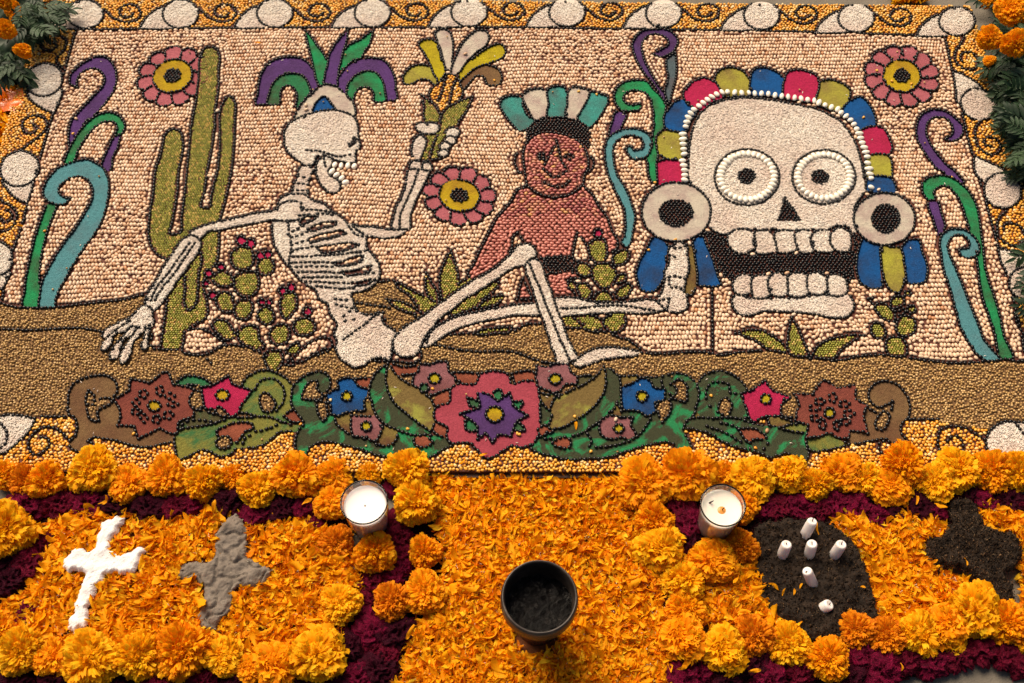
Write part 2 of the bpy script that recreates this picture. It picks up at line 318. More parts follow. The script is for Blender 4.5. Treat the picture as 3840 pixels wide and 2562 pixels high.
skeleton|finger_bone|rice|w34|@01 1370,1440 1350,1530 @02 1325,85
skeleton|outline||o|@11 415,310 420,370 500,365 600,375 680,390
skeleton|outline||o|@11 400,420 500,410 620,405 700,410
skeleton|outline||o|@11 300,590 380,545 440,515 480,500
skeleton|outline||o|@11 330,625 400,605 470,575
skeleton|outline||o|@11 330,690 400,670 480,650
skeleton|outline||o|@11 335,745 450,720 560,700
skeleton|outline||o|@11 345,800 480,795 620,785 800,775 1000,745
skeleton|outline||o|@11 330,855 450,850 700,850
skeleton|outline||o|@11 370,895 500,890 700,890
skeleton|outline||o|@11 390,940 520,940 640,940 800,950
skeleton|outline||o|@11 440,990 600,985 760,985 930,980 1080,950
skeleton|outline||o|@11 460,1030 600,1030 730,1040 850,1035
skeleton|outline||o|@11 560,1070 700,1085 850,1090 1000,1060 1090,1010
skeleton|outline||o|@11 840,490 930,600 1020,610
skeleton|outline||o|@11 730,1190 830,1195
skeleton|outline||o|@11 740,1240 860,1270 930,1285
skeleton|outline||o|@11 810,1340 850,1305 930,1300
skeleton|outline||o|@11 820,1390 900,1375
skeleton|outline||o|@11 810,1555 900,1490 1000,1420 1080,1350 1165,1310
skeleton|rib_gap|pin||@11 410,475 460,435 570,425 540,455 480,485 410,505
skeleton|rib_gap|pin||@11 480,545 560,505 660,480 745,478 730,505 620,535 500,562
skeleton|rib_gap|pin||@11 480,650 560,605 680,575 800,560 832,590 700,625 560,655 490,668
skeleton|rib_gap|pin||@11 560,710 700,690 850,672 945,690 880,722 720,755 600,757
skeleton|rib_gap|pin||@11 700,855 800,840 900,800 985,785 970,835 880,872 760,882
skeleton|rib_gap|pin||@11 795,935 900,925 990,900 1055,880 1040,940 930,962 810,965
skeleton|rib_gap|pin||@11 850,1045 960,1025 1065,1005 1050,1035 900,1062
skeleton|leg_bone|rice||@11 1570,1550 1640,1450 1760,1380 1900,1330 2100,1290 2350,1240 @21 240,1215 390,1178 550,1170 750,1205 1000,1215 1330,1210 1400,1290 1250,1320 1000,1310 700,1325 430,1345 250,1340 0,1340 @11 2200,1370 2000,1410 1850,1460 1720,1530 @12 1640,20 1560,60 1520,60
skeleton|outline||o|@21 420,1270 600,1270 800,1250 1000,1245 1200,1275 1300,1290
skeleton|thigh_bone|rice||@11 1300,1500 1500,1360 1700,1220 1850,1110 2000,1010 2150,930 2350,780 @21 0,740 60,690 150,680 210,720 220,790 170,830 100,870 0,910 @11 2200,1010 2050,1110 1900,1200 1800,1290 1700,1360 1620,1450 1560,1530 @12 1520,40 1490,110 1430,150 1350,150 1280,110 1255,30
skeleton|shin_bone|rice||@21 120,880 200,810 270,860 300,960 340,1060 380,1180 420,1300 470,1420 520,1560 @22 560,80 600,160 520,200 420,200 385,120 360,0 @21 330,1560 290,1400 240,1280 210,1180 170,1050 130,950
skeleton|outline||o|@21 165,870 200,970 250,1080 290,1190 340,1310 400,1450 440,1560 @22 470,50 520,170
skeleton|foot_bone|rice||@22 560,210 620,150 700,100 800,65 920,60 1030,70 1130,90 1200,110 1130,140 1000,150 860,170 760,200 680,230 600,240
skeleton|crown|s_cream||@10 310,1180 360,1060 430,950 500,880 570,820 640,780 740,800 820,870 890,940 915,1020 920,1100 850,1060 760,1030 640,1030 500,1060 400,1110
skeleton|crown_gem|s_blue||@10 510,1040 560,940 620,890 680,940 735,1015 640,1020
skeleton|skull|rice||@10 260,1280 265,1200 300,1150 370,1100 500,1050 640,1020 760,1020 850,1050 910,1090 935,1180 945,1290 960,1350 920,1400 905,1505 800,1495 720,1470 640,1440 560,1440 540,1500 470,1530 400,1490 330,1440 275,1370
skeleton|outline||o|@10 470,1385 600,1400 700,1430 760,1445 860,1430
skeleton|outline||o|@10 620,1430 625,1480 640,1530
skeleton|eye_socket|bla|n|@10 900,1265 930,1290 905,1330 860,1355 840,1340 880,1310
skeleton|feather|s_purple||@10 5,960 20,860 30,750 70,650 130,580 230,540 340,530 450,560 520,640 545,740 560,820 500,860 490,760 430,690 340,670 230,690 150,760 110,860 100,960
skeleton|feather|s_dgreen||@10 110,960 125,860 160,770 240,700 340,680 430,700 480,770 500,850 440,930 385,1010 370,990 380,900 360,830 300,790 250,810 225,880 215,965
skeleton|feather|s_purple||@10 750,800 780,690 850,610 950,560 1060,540 1170,560 1240,640 1280,740 1285,830 1290,920 1200,925 1195,830 1170,740 1110,670 1010,650 920,680 850,750 820,860
skeleton|feather|s_green||@10 830,870 860,760 930,690 1010,660 1100,675 1160,745 1185,850 1195,930 1085,935 1080,860 1040,815 960,815 910,870 895,945
skeleton|feather|s_green|c|@10 455,290 490,320 560,420 620,500 655,570 640,680 610,790 580,800 550,720 520,600 500,500 475,400
skeleton|feather|s_green|c|@10 1080,280 1050,400 1000,480 970,540 900,560 830,620 770,650 770,580 810,470 850,420 960,370
skeleton|feather|s_purple|c|@10 845,285 840,360 810,450 780,560 760,650 745,800 620,770 635,680 660,590 670,520 720,420 790,340
#---- giant skull
giant_skull|ear_pendant|s_blue||@21 1290,620 1420,680 1415,800 1390,960 1350,1070 1280,1120 1200,1110 1145,1000 1140,930 1200,790 1250,690
giant_skull|ear_pendant|s_khaki||@21 1610,680 1660,700 1680,850 1700,980 1680,1090 1640,1150 1600,1140 1600,1020 1620,880 1630,780
giant_skull|ear_pendant|s_blue||@21 1670,640 1750,600 1800,720 1850,840 1880,950 1905,1060 1800,1070 1710,1060 1700,950 1680,800
skeleton|foot_bone|rice||@21 1440,720 1480,685 1600,680 1610,780 1625,900 1600,1000 1580,1100 1610,1180 1600,1270 1530,1310 1440,1300 1380,1260 1340,1200 1380,1100 1400,1000 1400,920 1440,850
skeleton|outline||o|@21 1440,700 1500,720 1590,700
skeleton|outline||o|@21 1440,780 1490,800
skeleton|outline||o|@21 1400,1000 1480,975 1590,1000
skeleton|outline||o|@21 1440,1010 1450,1080 1530,1075 1580,1120
skeleton|outline||o|@21 1345,1200 1440,1180 1420,1290
giant_skull|face|rice||@20 1620,1567 1620,1450 1640,1270 1680,1130 1760,1020 1880,950 2050,910 2250,910 2350,920 @30 150,945 300,975 450,1010 560,1060 650,1110 730,1200 790,1300 840,1430 870,1567 @31 880,100 890,180 860,240 800,320 780,430 815,520 850,560 760,580 740,530 640,510 560,540 420,545 200,550 0,540 @21 2200,540 2110,530 2000,560 1960,590 1850,560 1810,520 1820,400 1780,280 1720,180 1640,110 1625,30
giant_skull|mouth|bla|n|@21 1760,570 1850,565 1960,600 1990,700 2060,760 2140,775 2350,775 @31 400,765 590,760 670,765 750,745 765,660 760,590 860,570 850,620 820,720 800,850 800,1010 740,1040 690,960 600,945 500,945 430,935 350,950 250,935 150,935 50,945 0,955 @21 2200,965 2120,955 2040,985 2030,1010 1930,980 1880,870 1840,760 1790,660
giant_skull|tooth|rice||@21 1970,620 2030,560 2110,540 2200,560 2210,650 2210,730 2140,770 2060,760 1990,700
giant_skull|tooth|rice||@21 2230,570 2350,545 @31 20,570 50,640 70,740 0,770 @21 2240,760 2235,680
giant_skull|tooth|rice||@31 70,570 130,550 230,570 240,650 250,740 170,760 90,760 70,680
giant_skull|tooth|rice||@31 255,570 320,550 400,570 410,660 410,750 300,760 262,700
giant_skull|tooth|rice||@31 420,570 500,550 560,570 580,660 590,750 480,755 430,740
giant_skull|tooth|rice||@31 595,560 660,530 740,570 760,650 740,740 670,760 605,730
giant_skull|chin|rice||@21 2030,1160 2100,1150 2200,1180 2350,1180 @31 100,1180 300,1175 450,1150 560,1150 660,1170 740,1150 780,1200 780,1290 720,1350 600,1360 450,1330 300,1310 100,1300 @21 2300,1300 2200,1330 2100,1330 2030,1270
giant_skull|tooth|rice||@21 2040,1000 2110,955 2190,975 2200,1050 2180,1130 2100,1150 2040,1120
giant_skull|tooth|rice||@21 2210,985 2350,965 @31 10,980 20,1080 20,1150 0,1165 @21 2210,1165 2195,1100
giant_skull|tooth|rice||@31 30,965 100,945 160,975 165,1080 160,1150 90,1170 40,1150
giant_skull|tooth|rice||@31 180,975 250,945 340,965 350,1060 360,1140 280,1170 200,1160 175,1060
giant_skull|tooth|rice||@31 360,965 430,940 510,965 530,1040 520,1130 430,1150 380,1130 355,1040
giant_skull|tooth|rice||@31 545,975 620,955 700,985 725,1060 720,1130 650,1160 560,1140 545,1060
giant_skull|nose|bla|n|@31 150,240 200,320 260,390 305,465 200,470 90,460 125,350
giant_skull|eye|rice||@21 E2155,68,296,257
giant_skull|eye|rice||@31 E510,66,290,247
giant_skull|pupil|bla|n|@21 E2150,60,80,68
giant_skull|pupil|bla|n|@31 E475,65,76,64
giant_skull|crest_bead|s_magenta||@20 1330,1560 1350,1490 1450,1465 1570,1465 1600,1567 @21 1610,110 1450,120 1340,130 1325,60
giant_skull|crest_bead|s_olive||@20 1330,1300 1370,1220 1450,1205 1590,1225 1610,1300 1600,1400 1580,1455 1400,1455 1340,1400
giant_skull|crest_bead|s_blue||@20 1400,1100 1440,1000 1500,940 1570,920 1650,980 1690,1040 1640,1120 1600,1210 1480,1210 1395,1180
giant_skull|crest_bead|s_magenta||@20 1570,870 1620,800 1700,740 1770,725 1850,760 1910,850 1940,900 1830,950 1730,1030 1670,1000 1600,950
giant_skull|crest_bead|s_olive||@20 1860,740 1900,660 1980,625 2080,640 2150,690 2180,770 2190,880 2080,890 1960,890 1900,810
giant_skull|crest_bead|s_blue||@20 2185,740 2210,660 2300,625 @30 0,635 80,670 140,720 145,900 0,890 @20 2200,885
giant_skull|crest_bead|s_magenta||@30 150,740 180,670 260,650 360,665 440,700 465,780 445,950 300,935 155,910
giant_skull|crest_bead|s_olive||@30 480,760 530,740 640,760 740,820 755,880 710,960 650,1030 540,1010 450,965 462,830
giant_skull|crest_bead|s_blue||@30 660,1050 690,990 760,930 850,900 920,960 970,1050 985,1150 900,1190 820,1210 770,1150
giant_skull|crest_bead|s_magenta||@30 830,1230 950,1170 1040,1180 1110,1280 1135,1370 1100,1435 900,1440 870,1330
giant_skull|crest_bead|s_olive||@30 895,1455 1110,1445 1135,1567 @31 1130,70 900,75 890,0
giant_skull|crest_bead|s_blue||@31 905,85 1135,90 1165,205 1050,205 910,200
giant_skull|ear_pendant|s_blue||@31 870,620 940,670 1030,700 1025,850 1040,1000 1050,1070 950,1090 860,1050 815,960 810,830 830,720
giant_skull|ear_pendant|s_olive||@31 1040,700 1130,710 1220,710 1235,850 1250,980 1230,1080 1190,1130 1130,1110 1080,1040 1050,950 1035,820
giant_skull|ear_pendant|s_blue||@31 1230,700 1300,640 1370,640 1410,750 1450,850 1460,950 1430,1030 1350,1050 1280,1040 1260,930 1240,800
giant_skull|ear_disc|s_cream||@21 E1505,385,318,272
giant_skull|ear_hole|bla|n|@21 E1505,392,155,122
giant_skull|ear_disc|s_cream||@31 E1065,450,282,240
giant_skull|ear_hole|bla|n|@31 E1075,445,130,128
giant_skull|outline||o|@21 1835,1100 1838,1300 1840,1567 @22 1840,115
#---- volutes centre
scroll_volute.5|sand|s_dpurple||@20 1430,960 1380,900 1310,800 1230,700 1170,610 1120,500 1105,420 1140,340 1200,290 1300,275 1420,280 1490,320 1520,390 1500,450 1450,500 1370,530 1290,500 1370,460 1430,420 1430,370 1370,330 1290,320 1220,360 1190,430 1210,540 1270,670 1330,770 1380,840 1420,900 1440,950
scroll_volute.6|sand|s_grey||@20 1430,540 1500,490 1510,620 1500,740 1470,850 1450,950 1420,920 1400,860 1430,740
scroll_volute.7|lower_sand|s_purple||@20 960,1030 1040,1050 1020,1140 980,1220 900,1270 890,1240 920,1130
scroll_volute.7|sand|s_green||@20 940,880 960,820 1020,770 1120,745 1240,760 1300,830 1370,900 1410,980 1390,1100 1390,1190 1330,1250 1320,1340 1340,1420 1325,1500 @21 1330,60 1330,120 1290,110 1250,0 @20 1240,1500 1280,1300 1300,1150 1290,1000 1260,900 1200,850 1120,840 1050,860 1020,920 1060,965 1190,960 1170,1010 1080,1030 1000,1020 950,960
scroll_volute.8|sand|s_teal||@20 860,1330 890,1270 980,1210 1100,1190 1220,1220 1280,1290 1270,1390 1210,1460 1120,1470 1070,1430 1050,1370 1090,1345 1120,1385 1190,1380 1210,1320 1170,1270 1090,1255 1000,1275 940,1330 930,1440 950,1567 @21 980,80 1040,170 1100,320 1130,440 1110,560 1090,660 1060,710 1010,690 1030,600 1040,500 1030,380 980,260 930,150 880,30 @20 855,1480
#---- volutes right
scroll_volute.9|sand|s_purple||@30 1360,1170 1390,1080 1480,1020 1600,1020 1720,1090 1790,1180 1770,1260 1700,1300 1620,1285 1690,1240 1690,1170 1640,1100 1560,1080 1480,1110 1450,1200 1490,1330 1560,1430 1640,1520 1700,1567 @31 1800,110 1750,120 1680,70 1600,20 1545,-10 @30 1500,1500 1430,1400 1370,1290
scroll_volute.10|lower_sand|s_purple||@31 1490,290 1550,290 1590,400 1620,520 1590,580 1560,600 1520,480
scroll_volute.10|sand|s_green||@31 1410,150 1440,90 1530,55 1650,60 1760,120 1850,210 1910,330 1940,470 1960,620 1980,780 1990,900 2030,1040 2080,1190 2120,1320 2160,1520 @32 2230,170 2160,170 @31 2080,1520 2030,1350 1970,1200 1940,1040 1920,870 1900,700 1850,550 1810,430 1770,310 1710,210 1640,150 1560,160 1520,200 1530,270 1460,270 1420,210
scroll_volute.11|sand|s_teal||@31 1580,640 1620,570 1710,540 1820,560 1900,630 1940,720 1900,790 1830,810 1760,780 1750,730 1830,720 1840,660 1780,600 1700,610 1650,670 1660,770 1710,880 1760,1000 1810,1130 1870,1280 1930,1430 1980,1560 @32 2080,110 2140,170 1980,175 1920,130 1850,30 @31 1790,1500 1720,1290 1680,1130 1620,950 1590,800
#---- right plants
prickly_pear.4|pad|mung||@31 1120,1210 1170,1160 1230,1160 1250,1220 1200,1260 1150,1270
prickly_pear.4|pad|mung||@31 980,1250 1040,1220 1110,1260 1160,1320 1150,1390 1080,1380 1010,1320
prickly_pear.4|pad|mung||@31 1170,1300 1250,1270 1255,1300 1200,1330
prickly_pear.4|pad|mung||@31 1275,1260 1335,1240 1355,1300 1290,1315
prickly_pear.4|pad|mung||@31 1190,1370 1250,1340 1320,1350 1350,1420 1330,1500 1260,1530 1190,1500 1175,1430
prickly_pear.4|pad|mung||@31 950,1430 1000,1400 1060,1440 1080,1500 1040,1550 970,1530
prickly_pear.4|pad|mung||@31 1090,1560 1170,1530 @32 1250,0 1275,60 1265,130 1100,125 1080,30
prickly_pear.4|bud|mung||@31 920,1180 980,1180 960,1235
prickly_pear.4|bud|mung||@31 E1280,1135,32,26
agave.2|leaf|mung||@21 2050,1500 2150,1470 2300,1480 @31 50,1530 @32 120,10 175,110 100,100 0,85 @22 2250,10
agave.2|leaf|mung||@31 880,1520 750,1515 620,1540 @32 500,20 430,80 400,150 590,165 700,60 820,-20
agave.2|leaf|mung||@31 215,1360 270,1440 320,1560 @32 355,80 375,145 200,125 170,50 @31 180,1550 190,1460
#---- floral frieze, left half
leafy_scroll.1|sand|s_tan||@02 640,680 630,560 640,460 680,400 760,350 880,320 990,325 1060,370 1080,440 1060,500 1000,530 1040,570 1090,630 1110,700 1060,780 1100,790 1220,790 1240,880 1290,890 1400,850 1470,810 1540,850 1610,870 1600,910 1480,950 1350,975 1200,960 1080,920 950,900 850,890 800,920 870,970 850,1010 780,1040 720,1020 650,980 640,930 690,880 710,790 680,700
leafy_scroll.1|lentil_gap|len||@02 790,560 815,450 860,500 880,530 1010,530 1030,570 960,610 900,650 915,740 830,720 800,640
leafy_scroll.1|outline||o|@02 800,590 870,590 870,500
frieze_leaf.1|sand|s_dgreen||@02 1600,400 1700,330 1850,340 1950,400 1850,410 1700,400
frieze_leaf.2|sand|s_leaf4||@02 1640,740 1790,690 1800,650 1930,660 2050,720 1950,745 1850,770 1700,800 1640,830
frieze_leaf.2|outline||o|@02 1680,770 1720,740 1850,730 1940,740
frieze_leaf.3|sand|s_leaf2||@02 1620,860 1680,810 1800,790 1940,765 2100,715 2350,705 @12 150,715 240,760 450,765 390,830 280,830 200,850 150,900 60,960 0,980 @02 2250,980 2160,1000 2110,1050 2040,1065 1950,1030 1860,1000 1780,1040 1640,1090 1615,1000
frieze_leaf.3|vein|s_salmon||@02 2000,870 1995,830 2060,790 2200,750 2320,770 2330,800 2250,840 2170,930 2140,920 2120,880 2050,870
frieze_leaf.3|lentil_gap|len||@02 1985,930 2050,880 2110,890 2125,950 2070,995 2000,975
frieze_leaf.3|outline||o|@02 2340,850 2250,900 2225,990
frieze_leaf.3|outline||o|@12 0,830 100,810 230,755
leafy_scroll.2|sand|s_leaf2||@02 2230,400 2290,320 2350,290 @12 100,270 200,300 300,360 340,420 320,520 330,600 390,680 450,760 350,755 230,740 130,700 0,690 @02 2200,665 2160,690 2220,600 2300,480
leafy_scroll.2|outline||o|@12 0,440 40,370 110,345 190,360 250,430 265,500 240,580 190,640
leafy_scroll.2|lentil_gap|len||@12 35,540 60,485 110,485 150,520 180,590 140,655 70,645 45,590
leafy_scroll.2|red_gap|s_salmon||@12 260,690 330,640 380,650 440,750 330,745
leafy_scroll.3|sand|s_leaf||@12 330,480 340,420 400,360 480,310 580,285 650,310 685,380 660,460 560,460 570,400 520,360 470,400 430,460 415,545 560,550 550,620 580,700 630,750 660,690 700,690 740,760 800,820 900,880 1050,920 1120,960 1250,950 1300,840 1450,870 1600,870 1740,890 1800,960 1700,1010 1560,1080 1400,1070 1150,1060 1000,1010 850,970 700,935 560,940 490,990 460,1050 380,1020 360,960 390,830 440,760 390,680 330,600
leafy_scroll.3|lentil_gap|len||@12 425,530 440,460 500,380 570,380 560,450 610,490 605,535 520,545
leafy_scroll.3|lentil_gap|len||@12 560,560 640,565 655,640 650,710 620,745 580,690
frieze_leaf.4|sand|s_khaki||@12 720,690 870,680 870,800 870,860 790,810 740,760
frieze_leaf.5|sand|s_khaki||@12 1150,780 1300,840 1270,930 1190,970 1110,940 1140,850
frieze_leaf.6|sand|s_khaki||@12 1000,640 1010,560 1060,560 1090,650 1040,690 990,690
frieze_leaf.7|sand|s_salmon||@12 920,350 1050,340 1020,420 960,430
star_flower.1|petals|s_blue|c|@12 640,500 700,460 760,440 750,370 820,340 900,350 940,420 1025,440 1015,520 995,560 1000,640 900,650 830,660 760,690 690,680 685,600
star_flower.1|heart|s_yellow||@12 E835,510,45,42
star_flower.2|petals|s_dusty|c|@12 880,690 960,690 1040,700 1100,680 1130,740 1170,790 1140,860 1110,930 1050,920 1020,890 890,880 870,800
star_flower.2|heart|s_yellow||@12 E1015,788,45,42
frieze_leaf.8|sand|s_salmon||@12 1230,200 1370,240 1490,220 1470,290 1400,310 1300,310
frieze_leaf.9|sand|s_salmon||@12 1780,290 1900,290 2060,300 2010,385 1900,385 1840,350
frieze_leaf.10|sand|s_salmon||@12 1630,540 1700,480 1770,450 1775,560 1700,595 1640,600
frieze_leaf.11|sand|s_salmon||@12 1640,760 1700,775 1755,820 1745,890 1635,840
frieze_leaf.12|sand|s_salmon||@12 1450,910 1480,880 1560,880 1620,940 1580,970 1470,970
frieze_leaf.13|sand|s_leaf3||@12 1230,210 1270,290 1340,360 1430,410 1520,460 1600,530 1640,600 1640,740 1610,830 1470,740 1370,660 1270,570 1210,450 1190,330
frieze_leaf.14|sand|s_leaf||@12 1215,210 1190,330 1210,450 1270,570 1370,660 1470,740 1610,840 1560,860 1420,860 1300,820 1180,760 1110,690 1070,590 1040,460 1070,350 1140,260
star_flower.3|petals|s_dusty|c|@12 1510,210 1600,220 1680,190 1760,190 1770,280 1840,350 1820,400 1770,440 1700,470 1620,500 1560,460 1500,440 1430,400 1450,310 1485,280
star_flower.3|heart|s_yellow||@12 E1640,345,52,45
star_flower.3|leaf_tip|s_dgreen||@12 E1545,435,38,40
star_flower.4|petals|s_brick|c|@02 1050,540 1190,460 1200,350 1380,390 1500,290 1550,290 1590,400 1700,420 1810,440 1740,560 1780,640 1790,690 1640,740 1630,860 1560,850 1470,800 1380,850 1270,900 1230,780 1080,780 1110,700 1100,620
star_flower.4|heart|s_gold||@02 E1418,600,58,48
star_flower.4|seed_loop|||@02 E1320,490,36,36 ; @02 E1468,460,30,44 ; @02 E1562,510,42,26 ; @02 E1592,585,44,20 ; @02 E1548,685,42,34 ; @02 E1440,720,34,36 ; @02 E1325,712,30,36 ; @02 E1255,650,48,24 ; @02 E1250,570,34,34
frieze_leaf.20|lentils|len||@02 1740,560 1790,450 1860,500 1865,600 1800,635
star_flower.5|petals|s_magenta|c|@02 1850,430 1960,410 2040,360 2100,320 2140,400 2230,430 2320,460 2270,520 2220,590 2200,650 2160,700 2110,690 2040,620 1960,620 1880,630 1870,560
star_flower.5|heart|s_gold||@02 E2045,500,58,48
star_flower.5|lentil_gap|len||@02 1980,640 2010,605 2070,650 2115,700 2030,695
#---- centre flower
star_flower.6|petals|s_rose||@12 1790,440 1850,400 1950,400 2010,400 2060,310 2200,280 2310,310 2340,400 @22 20,410 100,370 200,380 240,440 250,520 270,600 340,640 360,720 330,770 240,810 240,880 200,940 100,980 0,965 @12 2270,1010 2200,1060 2120,1080 2070,1050 2020,990 1960,940 1870,940 1800,950 1750,890 1760,800 1700,770 1640,720 1650,620 1780,560 1780,480
star_flower.6|leaf_tip|s_dgreen||@12 1945,530 2040,560 2070,610 1970,605
star_flower.6|leaf_tip|s_dgreen||@12 1925,740 2040,745 2045,810 1935,825
star_flower.6|leaf_tip|s_dgreen||@12 2185,470 2240,445 2265,520 2210,560
star_flower.6|leaf_tip|s_dgreen||@22 0,560 100,555 85,610 20,640
star_flower.6|leaf_tip|s_dgreen||@22 0,730 90,770 115,830 20,820
star_flower.6|inner_star|s_purple|c|@12 1880,670 2060,620 2030,470 2150,500 2220,560 2340,470 @22 10,600 60,640 150,690 60,730 20,790 @12 2340,880 2230,860 2170,940 2110,850 2040,910 2030,780
star_flower.6|heart|s_gold||@12 E2190,680,78,72
#---- frieze, right half
frieze_leaf.15|sand|s_salmon||@22 0,300 200,290 215,370 100,370 20,400
leafy_scroll.4|sand|s_leaf||@22 180,990 230,900 240,470 420,500 780,340 990,330 1150,330 1370,330 1430,310 1520,300 1620,330 1690,400 1710,500 1700,600 1650,680 1590,760 1570,830 1610,900 1650,990 1510,1000 1460,940 1350,940 1200,970 1050,1020 900,1070 700,1085 500,1090 350,1060 230,1020
leafy_scroll.4|outline||o|@22 1380,330 1380,430 1440,480 1460,540
leafy_scroll.4|lentil_gap|len||@22 1455,400 1520,360 1590,400 1605,480 1590,565 1520,550 1450,530 1500,490 1505,440
leafy_scroll.4|lentil_gap|len||@22 1335,590 1440,550 1462,600 1430,690 1370,760 1345,690
frieze_leaf.16|sand|s_leaf4||@22 600,350 780,310 830,280 760,360 600,430
frieze_leaf.17|sand|s_leaf||@22 865,250 930,280 985,370 990,480 960,570 900,650 820,720 760,770 640,850 540,885 380,900 240,900 350,830 460,800 600,740 720,650 800,570 850,470 875,350
frieze_leaf.18|sand|s_leaf3||@22 845,240 860,330 850,450 790,560 680,670 560,750 420,810 350,800 360,700 370,600 430,520 540,460 650,410 760,340 820,270
frieze_leaf.19|sand|s_khaki||@22 250,480 380,500 480,430 380,540 350,640 270,570
frieze_leaf.21|sand|s_khaki||@22 990,330 1150,325 1120,400 1010,420
star_flower.7|petals|s_dusty|c|@22 230,230 320,245 400,210 510,220 540,290 600,340 600,400 480,410 430,470 380,490 310,450 230,410 215,330
star_flower.7|heart|s_yellow||@22 E395,358,56,46
star_flower.8|petals|s_blue|c|@22 1000,430 1100,400 1140,370 1190,340 1270,370 1300,440 1400,450 1400,550 1310,570 1320,660 1240,700 1160,650 1020,640 1000,560
star_flower.8|heart|s_yellow||@22 E1190,515,50,46
frieze_leaf.22|sand|s_khaki||@22 960,590 1000,640 1000,690 905,670
star_flower.9|petals|s_dusty||@22 810,740 900,690 1000,710 1110,700 1090,780 1130,860 1080,900 1000,890 900,905 830,880 800,820
star_flower.9|heart|s_yellow||@22 E980,810,45,38
star_flower.9|outline||o|@22 690,860 730,920 700,980 850,980 1000,950 1130,890 1220,800 1270,720
frieze_leaf.23|sand|s_salmon||@22 370,940 430,900 520,900 535,975 460,990 400,970
frieze_leaf.24|sand|s_salmon||@22 240,820 300,780 380,845 250,885
leafy_scroll.5|sand|s_leaf||@22 1700,400 1760,330 1850,285 1960,290 2060,340 2130,410 2150,470 2090,510 2140,600 2160,680 2200,750 2050,720 1850,720 1700,730 1600,750 1650,680 1690,600 1715,500
leafy_scroll.5|outline||o|@22 1780,530 1780,450 1840,390 1910,385 1990,410 2000,480 2090,480
leafy_scroll.5|lentil_gap|len||@22 1900,580 1950,530 2000,560 2005,640 1950,695 1900,660
leafy_scroll.5|outline||o|@22 1810,600 1850,640 1890,660
leafy_scroll.5|red_gap|s_khaki||@22 1640,720 1690,650 1740,715
frieze_leaf.25|sand|s_leaf||@22 1570,815 1600,745 1850,715 2100,725 2200,765 2350,785 @32 90,790 230,750 350,770 350,850 330,890 340,970 370,1050 340,1110 200,1040 100,1050 0,1080 @22 2300,1050 2150,1010 2000,960 1850,880 1700,820
frieze_leaf.25|outline||o|@22 1790,790 1950,850 2090,930
frieze_leaf.25|outline||o|@22 1920,760 2050,800 2110,870 2170,950 2180,1000
frieze_leaf.25|vein|s_salmon||@22 2080,820 2200,810 2330,880 2310,905 2220,910 2175,940 2110,880
frieze_leaf.25|outline||o|@22 2330,890 2340,950 2310,1000
frieze_leaf.26|sand|s_khaki||@32 0,720 230,750 130,785 0,785
frieze_leaf.27|sand|s_leaf2||@32 100,805 230,770 350,780 340,835 200,835
frieze_leaf.28|lentils|len||@32 115,610 200,510 250,520 290,590 240,695 140,695
star_flower.10|petals|s_magenta|c|@22 2100,490 2200,460 2280,400 2320,365 @32 0,420 50,470 200,520 120,580 110,690 50,700 0,690 @22 2200,755 2160,680 2140,600
star_flower.10|heart|s_yellow||@22 E2325,540,46,44
leafy_scroll.6|sand|s_tan||@32 930,450 990,390 1080,370 1180,400 1260,490 1300,590 1290,690 1220,780 1220,850 1280,930 1310,1000 1150,970 1100,910 950,920 800,950 730,950 750,830 910,850 880,740 870,650 920,630 1000,660 1060,650 1120,640 1140,555 1080,590 1000,610 940,560 920,500
leafy_scroll.6|lentil_gap|len||@32 1005,700 1060,650 1110,680 1095,760 1040,820 990,800
frieze_leaf.29|sand|s_leaf2||@32 350,930 440,870 540,840 640,900 740,950 560,1000 380,1000
star_flower.11|petals|s_brick|c|@32 240,490 410,500 440,430 510,370 560,390 630,440 800,410 800,540 910,600 870,680 880,740 910,850 750,820 730,910 640,890 540,850 440,890 350,900 360,780 240,740 280,600
star_flower.11|heart|s_yellow||@32 E558,668,44,44
star_flower.11|seed_loop|||@32 E585,530,34,44 ; @32 E695,585,50,26 ; @32 E735,675,50,30 ; @32 E700,750,46,28 ; @32 E622,785,24,44 ; @32 E495,775,30,44 ; @32 E430,715,48,24 ; @32 E420,625,48,24 ; @32 E470,565,46,28
#---- bottom border
border_eye.20|eye|rice||@02 0,700 330,715 290,800 180,920 40,1030 -60,1060 -120,900
border_eye.20|outline||o|@02 -40,720 40,790 70,880 40,960 -30,1000
border_spiral.30|outline||o|@02 640,920 580,850 500,800 430,790 350,820 290,880 265,950 280,1010 340,1045 420,1010 460,955 445,900 385,885
border_eye.21|eye|rice||@32 E2210,930,210,190
border_eye.22|eye|rice||@32 2260,745 2500,760 2480,900 2350,850
border_spiral.31|outline||o|@32 1990,910 1920,865 1850,820 1750,790 1650,790 1580,820 1560,900 1560,980 1600,1040
border_spiral.31|outline||o|@32 1790,1010 1780,930 1740,880 1690,880 1650,920
border_spiral.32|outline||o|@32 1040,1030 1010,960 1080,920 1160,940
"""
